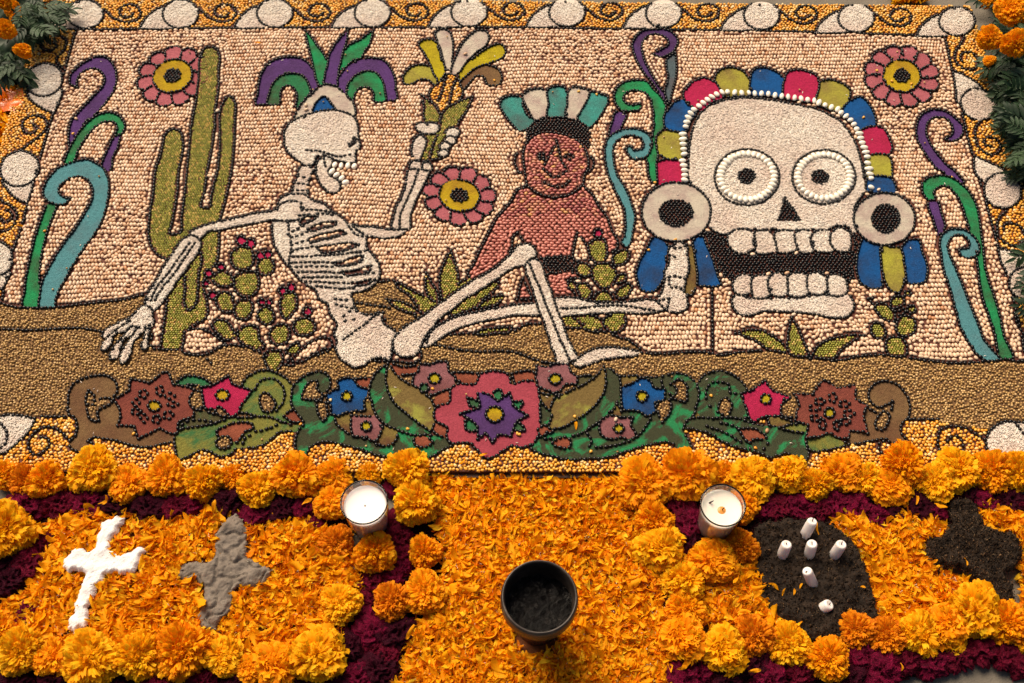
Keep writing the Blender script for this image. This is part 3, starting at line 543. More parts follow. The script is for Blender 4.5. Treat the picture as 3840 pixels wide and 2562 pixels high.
# ================================================================ PANEL
ZB = 0.028                                                 # top of the board
def tilexy(tile, x, y):
    if tile == 'px': return (x, y)
    c, r = int(tile[0]), int(tile[1]); return (960 * c + x / 2.448, 640 * r + y / 2.448)
def parse_path(s):
    tile = 'px'; pts = []; fresh = False
    for tk in s.split():
        if tk[0] == '@': tile = tk[1:]; fresh = len(pts) > 0
        elif tk[0] == 'E':
            v = [float(a) for a in tk[1:].split(',')]; rot = math.radians(v[4]) if len(v) > 4 else 0
            n = 22
            for k in range(n):
                a = 2 * math.pi * k / n; ex, ey = v[2] * math.cos(a), v[3] * math.sin(a)
                pts.append(tilexy(tile, v[0] + ex * math.cos(rot) - ey * math.sin(rot), v[1] + ex * math.sin(rot) + ey * math.cos(rot)))
        else:
            a, b = tk.split(','); q = tilexy(tile, float(a), float(b))
            if fresh and math.hypot(q[0] - pts[-1][0], q[1] - pts[-1][1]) < 20: pts[-1] = ((q[0] + pts[-1][0]) / 2, (q[1] + pts[-1][1]) / 2)
            else: pts.append(q)
            fresh = False
    return pts
def to_plane(pts, z=ZB): return np.array([P(x, y, z)[:2] for x, y in pts])
def stroke_poly(pts, wpx):
    p = np.array(pts, float); d = np.gradient(p, axis=0); d /= np.linalg.norm(d, axis=1)[:, None] + 1e-9
    n = np.stack([-d[:, 1], d[:, 0]], 1) * wpx / 2
    a0 = p[0] - d[0] * wpx * .35; a1 = p[-1] + d[-1] * wpx * .35
    return [tuple(a0)] + [tuple(q) for q in p + n] + [tuple(a1)] + [tuple(q) for q in (p - n)[::-1]]
def smooth(P0, closed, corner=False, step=.004):
    P0 = np.asarray(P0); n = len(P0); out = []
    rng_ = range(n if closed else n - 1)
    for i in rng_:
        p1, p2 = P0[i], P0[(i + 1) % n]
        p0 = P0[(i - 1) % n] if (closed or i > 0) else p1; p3 = P0[(i + 2) % n] if (closed or i + 2 < n) else p2
        L = np.linalg.norm(p2 - p1); k = max(1, int(math.ceil(L / step)))
        # sharp corners keep straight tangents
        def tang(a, b, c):
            u, v = b - a, c - b; lu, lv = np.linalg.norm(u), np.linalg.norm(v)
            if lu < 1e-6 or lv < 1e-6: return (c - a) * .5 if not corner else np.zeros(2)
            cs = np.dot(u, v) / (lu * lv)
            if corner or cs < -.1: return np.zeros(2)
            return (u / lu * lv + v / lv * lu) / (lu + lv)
        m1 = tang(p0, p1, p2) * L; m2 = tang(p1, p2, p3) * L
        for j in range(k):
            t = j / k; h = t * t * (3 - 2 * t)
            if corner: out.append(p1 + (p2 - p1) * t); continue
            out.append((2*t**3 - 3*t**2 + 1) * p1 + (t**3 - 2*t**2 + t) * m1 + (-2*t**3 + 3*t**2) * p2 + (t**3 - t**2) * m2)
    if not closed: out.append(P0[-1])
    return np.array(out)
SH = []                                                    # shapes in drawing order
def add_shape(motif, sub, fill, flags, path=None, px=None):
    if px is None: px = parse_path(path)
    closed = 'o' not in flags or 'w' in flags
    wd = [f for f in flags.split(',') if f.startswith('w')]
    if wd: px = stroke_poly(px, float(wd[0][1:]) / 2.448); closed = True
    fl = flags.split(',')
    closed = 'o' not in fl
    SH.append(dict(motif=motif, sub=sub, fill=fill or None, line='n' not in fl, closed=closed,
                   pts=smooth(to_plane(px), closed, 'c' in fl), lv=0))
def flower(motif, c, r, R, n, ph, tilt=0, pink='s_pink', core=.42):
    cx, cy = c
    def E(rx, ry, a): 
        ex, ey = rx * math.cos(a), -ry * math.sin(a); t = math.radians(tilt)
        return (cx + ex * math.cos(t) - ey * math.sin(t), cy + ex * math.sin(t) + ey * math.cos(t))
    for k in range(n):
        a0 = math.radians(ph) + 2 * math.pi * k / n; a1 = a0 + 2 * math.pi / n; am = (a0 + a1) / 2; da = a1 - a0
        pts = [E(r[0], r[1], a0), E(R[0] * .80, R[1] * .80, a0), E(R[0] * .96, R[1] * .96, a0 + .17 * da), E(R[0], R[1], am),
               E(R[0] * .96, R[1] * .96, a1 - .17 * da), E(R[0] * .80, R[1] * .80, a1), E(r[0], r[1], a1), E(r[0], r[1], am)]
        add_shape(motif, 'petal', pink, '', px=pts)
    add_shape(motif, 'ring', 's_gold', '', px=[E(r[0], r[1], 2 * math.pi * k / 24) for k in range(24)])
    add_shape(motif, 'centre', 'bla', 'n', px=[E(r[0] * core, r[1] * core, 2 * math.pi * k / 16) for k in range(16)])
FIELD = [(286,115),(960,107),(1920,106),(2880,119),(3542,138),(3570,265),(3599,388),(3627,511),(3660,640),(3693,746),(3730,885),(3762,1008),(3799,1126),(3840,1290),(3915,1580),(3411,1574),(2600,1572),(265,1566),(0,1562),(-130,1560),(-35,1290),(8,1134),(41,967),(78,869),(118,722),(139,640),(188,470),(220,368),(245,261)]
BOARD = [(168,-10),(3640,26),(4140,1768),(-355,1768)]
add_shape('bean_field', 'beans', 'pin', 'c', px=FIELD)
# border motifs along the top, then those traced down both sides
def border_unit(k, cx, cy, tail=True, rx=67, ry=53):
    add_shape('border_eye.%d' % k, 'eye_tail', 'rice', '', px=[(cx + a, cy + b) for a, b in [(-153,56),(-136,23),(-94,-14),(-49,-34),(-10,-50),(0,20),(-30,52),(-80,57)]])
    add_shape('border_eye.%d' % k, 'eye', 'rice', '', px=[(cx + rx * math.cos(a), cy + ry * math.sin(a)) for a in np.linspace(0, 2 * math.pi, 20, endpoint=False)])
    if tail: add_shape('border_spiral.%d' % k, 'outline', None, 'o', px=[(cx + a, cy + b) for a, b in [(69,-18),(86,-4),(106,14),(135,27),(163,31),(192,22),(208,-2),(200,-22),(176,-35),(151,-33),(131,-18),(131,2),(147,12),(167,12),(180,0)]])
for k, (cx, cy) in enumerate([(321,56),(678,55),(1031,53),(1397,51),(1759,49),(2126,49),(2488,53),(2855,61),(3209,71),(3587,83)]): border_unit(k, cx, cy, k < 9)
add_shape('border_eye.10', 'eye_tail', 'rice', '', '@00 250,860 300,940 350,975 430,1020 500,1040 540,960 560,820 450,820')
add_shape('border_eye.10', 'eye', 'rice', '', '@00 E410,740,170,148,-20')
add_shape('border_eye.11', 'eye_tail', 'rice', '', '@01 0,60 70,180 130,240 200,290 260,305 290,200 320,60 200,80')
add_shape('border_eye.11', 'eye', 'rice', '', '@01 E185,-10,180,158,-20')
add_shape('border_eye.12', 'eye_tail', 'rice', '', '@01 -60,980 -20,1080 25,1100 60,1030 100,940 60,900')
add_shape('border_eye.12', 'eye', 'rice', '', '@01 E-35,815,155,160,-20')
add_shape('border_eye.13', 'eye_tail', 'rice', '', '@30 1690,650 1830,715 1950,800 1990,900 1850,980 1750,960 1720,820')
add_shape('border_eye.13', 'eye', 'rice', '', '@30 E1930,965,168,142,22')
add_shape('border_eye.14', 'eye_tail', 'rice', '', '@30 1890,1440 2050,1510 2150,1560 2250,1650 2000,1680 1930,1640')
add_shape('border_eye.14', 'eye', 'rice', '', '@31 E2150,190,175,158,22')
add_shape('border_eye.15', 'eye_tail', 'rice', '', '@31 2110,710 2230,750 2380,830 2400,950 2250,1000 2160,900')
add_shape('border_eye.15', 'eye', 'rice', '', '@31 E2370,1045,165,152,22')
add_shape('border_eye.16', 'eye_tail', 'rice', '', '@32 2330,-40 2440,30 2520,120 2450,200 2380,150')
for k, pth in enumerate(['@00 600,650 520,550 580,480 615,400 570,340 500,318 430,330 385,380 380,430 420,470 480,470 525,435 500,400',
    '@00 200,1385 260,1340 350,1270 420,1200 440,1130 390,1080 310,1070 240,1100 210,1160 230,1220 300,1230 345,1195 310,1150',
    '@01 0,270 60,310 120,350 160,410 150,450 120,520 50,565 0,560', '@01 0,430 50,480 110,450 115,400 70,370',
    '@30 1800,350 1760,420 1720,480 1720,570 1780,630 1870,650 1920,600 1920,540 1870,495 1800,490 1760,530 1780,570',
    '@30 1980,1100 1920,1150 1900,1220 1910,1310 1960,1390 2050,1430 2120,1400 2130,1340 2090,1280 2030,1265 1990,1290 1995,1340 2040,1350',
    '@31 2180,380 2120,440 2100,520 2120,620 2180,670 2270,700 2330,660', '@31 2160,540 2170,500 2230,490 2310,520 2350,590',
    '@31 2330,1190 2270,1280 2280,1400 2340,1500']):
    add_shape('border_spiral.%d' % (10 + k), 'outline', None, 'o', pth)
for line in DATA.strip().split('\n'):
    line = line.strip()
    if not line or line[0] == '#': continue
    if line == '%flowers':
        f = lambda c, r, x, y: tilexy('%d%d' % (c, r), x, y)
        flower('pink_flower.1', f(0, 0, 1590, 712), (75, 60), (137, 108), 11, 91, -18)
        flower('pink_flower.2', f(1, 1, 1868, 242), (77, 59), (136, 110), 11, 96, 10)
        flower('pink_flower.3', f(3, 0, 1222, 712), (70, 60), (142, 115), 12, 100, 12)
        continue
    if line == '%ground':
        top = parse_path('@px -60,1135 @01 0,1215 100,1250 300,1265 520,1260 700,1240 900,1215 1150,1190 1330,1150 1380,1300 1400,1500 @02 1400,60 1480,80 1640,90 1860,135 1990,85 2080,45 2290,70 @12 80,130 250,230 430,200 600,100 700,70 770,170 850,230 1060,190 1230,190 1510,170 1530,60 1570,10 @11 1620,1540 1760,1520 1900,1502 2060,1512 2350,1490 @21 130,1420 280,1415 480,1455 700,1465 900,1500 1000,1540 1080,1567 @22 1130,40 1230,110 1400,120 1600,105 1800,110 1900,130 2100,105 2350,95 @32 100,110 300,150 500,182 650,182 800,152 1050,130 1250,150 1400,175 1600,200 1800,205 2000,190 2200,185 2350,190 2500,200')
        add_shape('lentil_ground', 'lentils', 'len', 'n', px=top + [(3915,1580),(3411,1574),(2600,1572),(265,1566),(0,1562),(-130,1560)])
        add_shape('lentil_ground', 'outline', None, 'o', px=top); continue
    mo, sub, fill, fl, path = line.split('|')
    if sub == 'seed_loop':
        for p_ in path.split(';'):
            pp = parse_path(p_); add_shape(mo, 'outline', None, 'o', px=pp + [pp[0]])
        continue
    add_shape(mo, sub, fill, fl, path)
# ---------------------------------------------------------------- label rasters in the plane of the panel, 1 mm cells
RES = .001; X0, X1, Y0, Y1 = -1.32, 1.32, .76, 2.06
W_, H_ = int((X1 - X0) / RES), int((Y1 - Y0) / RES)
LAB = np.full((H_, W_), -1, np.int16); LEV = np.zeros((H_, W_), np.int8)
def raster(poly):
    """boolean mask block of a polygon: (row0, col0, mask)"""
    p = (poly - [X0, Y0]) / RES; r0 = max(0, int(p[:, 1].min())); r1 = min(H_ - 1, int(p[:, 1].max()) + 1)
    c0 = max(0, int(p[:, 0].min())); c1 = min(W_ - 1, int(p[:, 0].max()) + 1)
    if r1 <= r0 or c1 <= c0: return None
    m = np.zeros((r1 - r0, c1 - c0 + 1), np.int8); q = np.roll(p, -1, 0)
    for r in range(r0, r1):
        y = r + .5; hit = (p[:, 1] <= y) != (q[:, 1] <= y)
        if not hit.any(): continue
        a, b = p[hit], q[hit]; xs = a[:, 0] + (y - a[:, 1]) / (b[:, 1] - a[:, 1]) * (b[:, 0] - a[:, 0])
        xi = np.clip(np.round(xs - c0).astype(int), 0, m.shape[1] - 1)
        for x in xi: m[r - r0, x] ^= 1
    return r0, c0, (np.cumsum(m, 1) & 1).astype(bool)
board_xy = to_plane(BOARD)
bm_ = raster(smooth(board_xy, True, True)); inboard = np.zeros((H_, W_), bool); inboard[bm_[0]:bm_[0] + bm_[2].shape[0], bm_[1]:bm_[1] + bm_[2].shape[1]] = bm_[2]
for i, s in enumerate(SH):
    s['order'] = i
    if not s['closed'] or not s['fill']: continue
    rr = raster(s['pts'])
    if rr is None: continue
    r0, c0, m = rr; sl = (slice(r0, r0 + m.shape[0]), slice(c0, c0 + m.shape[1]))
    s['lv'] = int(LEV[sl][m].max()) + 1 if m.any() and s['motif'] != 'bean_field' else 0
    if s['fill'] in ('pin', 'mung', 'len', 'corn', 'red') and s['motif'] in ('lentil_ground', 'tall_cactus', 'lentil_hill.1'): s['lv'] = 0
    LAB[sl][m] = i
    if s['lv']: LEV[sl][m] = np.maximum(LEV[sl][m], s['lv'])
LAB[~inboard] = -2
FILLS = ['pin', 'red', 'bla', 'mung', 'len', 'corn', 'rice']
fill_of = np.array([FILLS.index(s['fill']) if s['fill'] in FILLS else 20 for s in SH] + [-1, 5], np.int8)  # index -1 -> corn ground, -2 -> outside
TYPE = fill_of[LAB]
LIFT = .00035
def cell(x, y): return np.clip(((y - Y0) / RES).astype(int), 0, H_ - 1), np.clip(((x - X0) / RES).astype(int), 0, W_ - 1)
OCC = np.zeros((H_, W_), bool)
NB = 24
def footprint(a, b, ang):
    R = int(max(a, b) / RES / 2) + 1; yy, xx = np.mgrid[-R:R + 1, -R:R + 1] * RES
    u = xx * math.cos(ang) + yy * math.sin(ang); v = -xx * math.sin(ang) + yy * math.cos(ang)
    m = (u / (a / 2)) ** 2 + (v / (b / 2)) ** 2 <= 1; return (yy[m] / RES).round().astype(int), (xx[m] / RES).round().astype(int)
def fps(a, b): return [footprint(a, b, math.pi * k / NB) for k in range(NB)]
def stamp(x, y, ang, fp):
    ks = np.round((np.asarray(ang) % math.pi) / math.pi * NB).astype(int) % NB; r, c = cell(np.asarray(x), np.asarray(y))
    for k in range(NB):
        s_ = ks == k
        if s_.any():
            dr, dc = fp[k]; OCC[np.clip(r[s_][:, None] + dr, 0, H_ - 1), np.clip(c[s_][:, None] + dc, 0, W_ - 1)] = True
def vis(x, y, m=170):
    """keep seeds inside the picture plus a margin"""
    c_, s_ = math.cos(TILT), math.sin(TILT); zc = ZB - CAM_H
    # camera coordinates
    cy = y * c_ + zc * s_; cz = -y * s_ + zc * c_
    px = 1920 + F_PX * x / -cz; py = 1281 - F_PX * cy / -cz
    return (px > -m) & (px < 3840 + m) & (py > -m) & (py < 2562 + m)
# ---------------------------------------------------------------- black bean lines
BL, BWd = .0083, .0064
SEEDS = []                                                 # rows: kind, shape index, x, y, ang, sx, sy, sz
NEAR = set(); blk = []
def near_free(x, y, d=.0050):
    i, j = int(x / .005), int(y / .005)
    for a in (-1, 0, 1):
        for b in (-1, 0, 1):
            for (u, v) in CELLS.get((i + a, j + b), ()):
                if (u - x) ** 2 + (v - y) ** 2 < d * d: return False
    return True
CELLS = {}
lines = []
for s in reversed(SH):
    if not s['line']: continue
    if s['motif'] in ('bean_field',): continue
    lines.append(s)
lines.append(SH[0])
for s in lines:
    p = s['pts']; p = np.vstack([p, p[:1]]) if s['closed'] else p
    d = np.linalg.norm(np.diff(p, axis=0), axis=1); L = np.concatenate([[0], np.cumsum(d)])
    if L[-1] < .004: continue
    n = max(2, int(round(L[-1] / (BL * 1.0)))); t = np.linspace(0, L[-1], n + 1)[:-1] if s['closed'] else np.linspace(0, L[-1], n)
    x = np.interp(t, L, p[:, 0]); y = np.interp(t, L, p[:, 1])
    x2 = np.interp(np.minimum(t + .003, L[-1]), L, p[:, 0]); y2 = np.interp(np.minimum(t + .003, L[-1]), L, p[:, 1])
    x1 = np.interp(np.maximum(t - .003, 0), L, p[:, 0]); y1 = np.interp(np.maximum(t - .003, 0), L, p[:, 1])
    an = np.arctan2(y2 - y1, x2 - x1)
    s['tan'] = (x, y, an)
    r, c = cell(x, y); V_ = vis(x, y)
    for k in range(len(x)):
        if not V_[k] or LAB[r[k], c[k]] == -2: continue
        if s['order'] >= 0:
            q = [LAB[min(H_ - 1, max(0, r[k] + a)), min(W_ - 1, max(0, c[k] + b))] for a, b in ((0, 0), (5, 0), (-5, 0), (0, 5), (0, -5))]
            if min(q) > s['order'] and all(SH[v]['lv'] > 0 or v > s['order'] for v in q) and s['motif'] != 'lentil_ground': continue
            if s['motif'] in ('lentil_ground', 'bean_field') and min(q) > s['order'] + 1: continue
        if not near_free(x[k], y[k]): continue
        CELLS.setdefault((int(x[k] / .005), int(y[k] / .005)), []).append((x[k], y[k]))
        blk.append((s['order'], x[k] + rng.normal(0, .0004), y[k] + rng.normal(0, .0004), an[k] + rng.normal(0, .16)))
blk = np.array(blk); nb = len(blk)
def seeds_add(kind, x, y, ang, sx, sy, sz, order=None):
    r, c = cell(x, y); lab = LAB[r, c]; lev = LEV[r, c]
    for k in range(len(x)):
        SEEDS.append((kind, int(lab[k]) if order is None else int(order[k]), x[k], y[k], ang[k], sx[k], sy[k], sz[k], lev[k] * LIFT))
g = lambda n, m, s_: m * (1 + np.clip(rng.normal(0, s_, n), -2.2 * s_, 2.2 * s_))
seeds_add('bla', blk[:, 1], blk[:, 2], blk[:, 3], g(nb, BL * 1.08, .07), g(nb, BWd, .06), g(nb, .0060, .05), blk[:, 0])
stamp(blk[:, 1], blk[:, 2], blk[:, 3], fps(BL + .0012, BWd + .0016))
# white beans round the skull's eyes and along its crown
WB = []
def white_path(path, closed=False, inward=0, step=.0106):
    p = smooth(to_plane(path), closed); p = np.vstack([p, p[:1]]) if closed else p
    d = np.linalg.norm(np.diff(p, axis=0), axis=1); L = np.concatenate([[0], np.cumsum(d)]); n = max(2, int(round(L[-1] / step)))
    t = np.linspace(0, L[-1], n + 1)[:-1] if closed else np.linspace(0, L[-1], n)
    for a in t:
        x, y = np.interp(a, L, p[:, 0]), np.interp(a, L, p[:, 1]); xb, yb = np.interp(min(a + .004, L[-1]), L, p[:, 0]), np.interp(min(a + .004, L[-1]), L, p[:, 1])
        xa, ya = np.interp(max(a - .004, 0), L, p[:, 0]), np.interp(max(a - .004, 0), L, p[:, 1])
        WB.append((x, y, math.atan2(yb - ya, xb - xa) + math.pi / 2 + rng.normal(0, .1)))
nskull = 0
for pth in ['@21 1582,100 1580,0 @20 1562,1490', '@20 1577,1430 1568,1330 1565,1245', '@20 1592,1178 1618,1090 1668,1020', '@20 1715,988 1800,925 1865,885 1925,862',
            '@20 1975,858 2080,868 2170,866', '@20 2225,875 2345,878 @30 60,890 122,900', '@30 180,905 300,922 420,940', '@30 462,958 560,995 635,1018',
            '@30 665,1050 740,1105 785,1160 808,1200', '@30 832,1240 852,1310 880,1375 892,1412', '@30 905,1455 912,1567', '@31 930,-5 930,45', '@31 935,85 942,168']:
    white_path(parse_path(pth))
white_path(parse_path('@21 E2155,68,246,212'), True); white_path(parse_path('@31 E510,66,240,202'), True)
nskull = len(WB)
white_path(parse_path('@10 725,1527 780,1535 825,1535 865,1537 905,1542')); white_path(parse_path('@11 700,20 730,45 765,70 800,90 825,122'))
WB = np.array(WB); stamp(WB[:, 0], WB[:, 1], WB[:, 2], fps(.0155, .0110))
# ---------------------------------------------------------------- fills
def try_place(kind, code, x, y, ang, a, b, fill_pass, shrink=.8, zs=None, jit=.06):
    """lattice candidates, then greedy filling of the gaps"""
    fp_t = fps(a * shrink, b * shrink); fp_s = fps(a * 1.0, b * 1.0)
    ok = vis(x, y); x, y, ang = x[ok], y[ok], ang[ok]
    r, c = cell(x, y); ok = TYPE[r, c] == code; x, y, ang, r, c = x[ok], y[ok], ang[ok], r[ok], c[ok]
    ks = np.round((ang % math.pi) / math.pi * NB).astype(int) % NB; keep = np.zeros(len(x), bool)
    for k in range(len(x)):
        dr, dc = fp_t[ks[k]]; rr, cc = np.minimum(r[k] + dr, H_ - 1), np.minimum(c[k] + dc, W_ - 1)
        if OCC[rr, cc].any(): continue
        keep[k] = True; dr, dc = fp_s[ks[k]]; OCC[np.minimum(r[k] + dr, H_ - 1), np.minimum(c[k] + dc, W_ - 1)] = True
    X, Y, A = list(x[keep]), list(y[keep]), list(ang[keep])
    if fill_pass:
        fr = np.argwhere((TYPE == code) & ~OCC); fr = fr[rng.permutation(len(fr))]
        xs = X0 + (fr[:, 1] + .5) * RES; ys = Y0 + (fr[:, 0] + .5) * RES; v = vis(xs, ys); fr, xs, ys = fr[v], xs[v], ys[v]
        if len(fr) > 120000: fr, xs, ys = fr[:120000], xs[:120000], ys[:120000]
        fp2 = fps(a * .72, b * .72)
        for (r_, c_), xx, yy in zip(fr, xs, ys):
            if OCC[r_, c_]: continue
            k0 = rng.integers(NB)
            for q in range(0, NB, 4):
                k = (k0 + q) % NB; dr, dc = fp2[k]; rr, cc = np.minimum(r_ + dr, H_ - 1), np.minimum(c_ + dc, W_ - 1)
                if OCC[rr, cc].any(): continue
                dr, dc = fp_s[k]; OCC[np.minimum(r_ + dr, H_ - 1), np.minimum(c_ + dc, W_ - 1)] = True
                X.append(xx); Y.append(yy); A.append(math.pi * k / NB); break
    X, Y, A = np.array(X), np.array(Y), np.array(A); n = len(X)
    seeds_add(kind, X, Y, A, g(n, a, jit), g(n, b, jit), g(n, zs, jit)); return n
def lattice(px_, py_, jx, jy, warp=0.0, hexa=True):
    nx, ny = int((X1 - X0) / px_), int((Y1 - Y0) / py_); j, i = np.mgrid[0:ny, 0:nx]
    x = X0 + (i + .5 * (j % 2) * hexa) * px_; y = Y0 + j * py_
    if warp:
        y = y + warp * (np.sin(x * 9 + 1.3 * np.sin(y * 7)) + .5 * np.sin(x * 23 + y * 11)); x = x + warp * np.sin(y * 13 + x * 5)
    x = x + rng.normal(0, jx, x.shape); y = y + rng.normal(0, jy, y.shape)
    return x.ravel(), y.ravel()
def field(x, y, f, s_):                                    # smooth pseudo random field about -1..1
    return np.sin(x * f + 1.7 * np.sin(y * f * .8 + s_) + s_) * np.sin(y * f * 1.1 + 1.3 * np.sin(x * f * .7 - s_) + 2 * s_)
cnt = {}
# a row of beans follows many outlines
for kind, code, a, b, zz in (('pin', 0, .0106, .0070, .0060), ('red', 1, .0108, .0068, .0060)):
    ex, ey, ea = [], [], []
    for s in lines:
        if 'tan' not in s: continue
        p = s['pts']; p = np.vstack([p, p[:1]]) if s['closed'] else p
        for sgn in (-1, 1):
            d = np.linalg.norm(np.diff(p, axis=0), axis=1); L = np.concatenate([[0], np.cumsum(d)])
            t = np.arange(rng.random() * a, L[-1], a * .99)
            x = np.interp(t, L, p[:, 0]); y = np.interp(t, L, p[:, 1]); x2 = np.interp(np.minimum(t + .004, L[-1]), L, p[:, 0]); y2 = np.interp(np.minimum(t + .004, L[-1]), L, p[:, 1])
            x1 = np.interp(np.maximum(t - .004, 0), L, p[:, 0]); y1 = np.interp(np.maximum(t - .004, 0), L, p[:, 1])
            an = np.arctan2(y2 - y1, x2 - x1); o = .5 * BWd + .5 * b + .0004
            fx, fy = x - sgn * np.sin(an) * o, y + sgn * np.cos(an) * o
            k = (field(fx, fy, 11, 3.0 + sgn) > -.12) & (np.abs(np.cos(an)) < 2)
            ex += list(fx[k]); ey += list(fy[k]); ea += list(an[k])
    cnt[kind + '_edge'] = try_place(kind, code, np.array(ex), np.array(ey), np.array(ea), a, b, False, .84, zz)
x, y = lattice(.0068, .0101, .0004, .0006, .0035)
dis = np.clip(field(x, y, 6, 1.0) * 1.4, 0, 1); ang = math.pi / 2 + .25 * field(x, y, 14, .5) + rng.normal(0, .10, len(x)) + dis * rng.normal(0, .75, len(x)) + (dis > .35) * (rng.random(len(x)) < .3) * 1.2
cnt['pin'] = try_place('pin', 0, x, y, ang, .0108, .0073, True, .72, .0060, .09)
x, y = lattice(.0110, .0070, .0006, .0004, .003)
cnt['red'] = try_place('red', 1, x, y, .15 * field(x, y, 12, 2) + rng.normal(0, .22, len(x)), .0108, .0068, True, .8, .0060)
x, y = lattice(.0078, .0057, .0004, .0004, .002)
cnt['bla'] = try_place('bla', 2, x, y, .5 * field(x, y, 10, 5) + rng.normal(0, .3, len(x)), .0077, .0055, True, .78, .0054)
x, y = lattice(.0049, .0043, .0003, .0003, .001)
cnt['mung'] = try_place('mung', 3, x, y, rng.random(len(x)) * 3.14, .0050, .0045, True, .80, .0043)
x, y = lattice(.0042, .0037, .0007, .0007, .001)
cnt['len'] = try_place('len', 4, x, y, rng.random(len(x)) * 3.14, .0051, .0048, False, .60, .0032)
x, y = lattice(.0071, .0062, .0012, .0011, .002)
cnt['corn'] = try_place('corn', 5, x, y, rng.random(len(x)) * 6.28, .0078, .0059, True, .72, .0044, .1)
# rice: random, overlapping, two layers deep
riceN = int((TYPE == 6).sum() * 1e-6 / (7.2e-6)); fr = np.argwhere((TYPE == 6) & ~OCC); sel = fr[rng.integers(0, len(fr), riceN)]
x = X0 + (sel[:, 1] + rng.random(riceN)) * RES; y = Y0 + (sel[:, 0] + rng.random(riceN)) * RES; v = vis(x, y); x, y = x[v], y[v]; nr = len(x); cnt['rice'] = nr
seeds_add('rice', x, y, rng.random(nr) * 3.14, g(nr, .0068, .1), g(nr, .0019, .08), g(nr, .0017, .08))
print('SEEDS', cnt, 'black lines', nb, 'white', len(WB))
# ---------------------------------------------------------------- seed shapes
def ell(seg, lats, sq=1.0, taper=0.0):
    V = []; 
    for la in lats:
        cz, sz_ = math.cos(math.radians(la)), math.sin(math.radians(la))
        for i in range(seg):
            a = 2 * math.pi * i / seg; ca, sa = math.cos(a), math.sin(a)
            xx = math.copysign(abs(ca) ** sq, ca); yy = math.copysign(abs(sa) ** 1, sa)
            V.append((.5 * xx * cz, .5 * yy * cz * (1 + taper * xx), .5 * sz_))
    V.append((0, 0, .5)); T = [tuple(t) for t in grid_tris(seg, len(lats), True)]; k = len(V) - 1; b0 = (len(lats) - 1) * seg
    T += [(k, b0 + i, b0 + (i + 1) % seg) for i in range(seg)]
    return np.array(V), np.array(T)
TPL = {'pin': ell(8, (-35, 18, 58), .8), 'red': ell(8, (-35, 15, 54), .8), 'bla': ell(8, (-35, 12, 50), .9), 'mung': ell(6, (-30, 15, 52)),
       'len': ell(6, (-25, 35)), 'corn': ell(6, (-30, 15, 55), .9, .38), 'rice': ell(4, (0, 45), .9), 'white': ell(12, (-35, -5, 22, 48, 70), .9)}
WAVE = dict(pin=.10, red=.10, bla=.10, mung=.3, len=.34, corn=.26, rice=.35)
def build_seeds(kind, rows):
    """rows: x y ang sx sy sz lift -> V, T"""
    V0, T0 = TPL[kind]; n = len(rows); A = np.asarray(rows)
    V = V0[None] * A[:, 3:6][:, None, :]
    t = rng.normal(0, WAVE.get(kind, .1), n); c_, s_ = np.cos(t)[:, None], np.sin(t)[:, None]          # roll about the long axis
    V = np.stack([V[..., 0], V[..., 1] * c_ - V[..., 2] * s_, V[..., 1] * s_ + V[..., 2] * c_], -1)
    t = rng.normal(0, WAVE.get(kind, .1) * .8, n); c_, s_ = np.cos(t)[:, None], np.sin(t)[:, None]     # pitch
    V = np.stack([V[..., 0] * c_ - V[..., 2] * s_, V[..., 1], V[..., 0] * s_ + V[..., 2] * c_], -1)
    c_, s_ = np.cos(A[:, 2])[:, None], np.sin(A[:, 2])[:, None]
    x = V[..., 0] * c_ - V[..., 1] * s_ + A[:, 0:1]; y = V[..., 0] * s_ + V[..., 1] * c_ + A[:, 1:2]
    extra = {'rice': rng.random(n) * .0014 + .0004, 'len': rng.random(n) * .0022 + .0010, 'corn': rng.random(n) * .0012, 'pin': rng.random(n) * .0007}.get(kind, rng.random(n) * .0004)
    z = V[..., 2] + (A[:, 5] * .30 + extra + ZB + A[:, 6])[:, None]
    VV = np.stack([x, y, z], -1).reshape(-1, 3); TT = (T0[None] + (np.arange(n) * len(V0))[:, None, None]).reshape(-1, 3)
    return VV, TT
# ---------------------------------------------------------------- objects of the panel
panel = tag(empty('seed_mosaic_panel', tuple(np.append(board_xy.mean(0), 0))), 'large board covered with a mosaic of beans, corn, rice and dyed sand', 'mosaic panel')
PO = Vector(panel.location)
def child(name, V, T, mats, mi=None, parent=None, **k):
    V = np.asarray(V) - np.array(PO); return mesh_obj(name, V, T, mats, mi, parent or panel, **k)
bx = board_xy; nV = [(x, y, z) for z in (0.0, ZB) for x, y in bx]
child('board', nV, quads_to_tris(np.array([(0, 3, 2, 1), (4, 5, 6, 7), (0, 1, 5, 4), (1, 2, 6, 5), (2, 3, 7, 6), (3, 0, 4, 7)])[:, ::1]), [MAT['under'], MAT['wood']], [0, 0, 1, 1, 1, 1] * 2, smooth=False)
def slat(name, a, b, wd, z0, z1):
    a = np.array(a); b = np.array(b); d = (b - a) / np.linalg.norm(b - a); n_ = np.array([-d[1], d[0]]) * wd
    q = [a, b, b + n_, a + n_]; V = [(p[0], p[1], z) for z in (z0, z1) for p in q]
    child(name, V, quads_to_tris(np.array([(0, 3, 2, 1), (4, 5, 6, 7), (0, 1, 5, 4), (1, 2, 6, 5), (2, 3, 7, 6), (3, 0, 4, 7)])), MAT['wood'], smooth=False)
slat('edge_slat', bx[3] - [0, .008], bx[2] - [0, .008], .0075, 0.002, ZB - .009)
by = {}
order_of_near = {k: set() for k in ('pin', 'bla', 'corn', 'red')}
arr_y = {k: sorted((s[3], i) for i, s in enumerate(SEEDS) if s[0] == k and vis(np.array(s[2]), np.array(s[3]), -8)) for k in order_of_near}
for k in order_of_near: order_of_near[k] = {i for _, i in arr_y[k][:290]}
singles = []
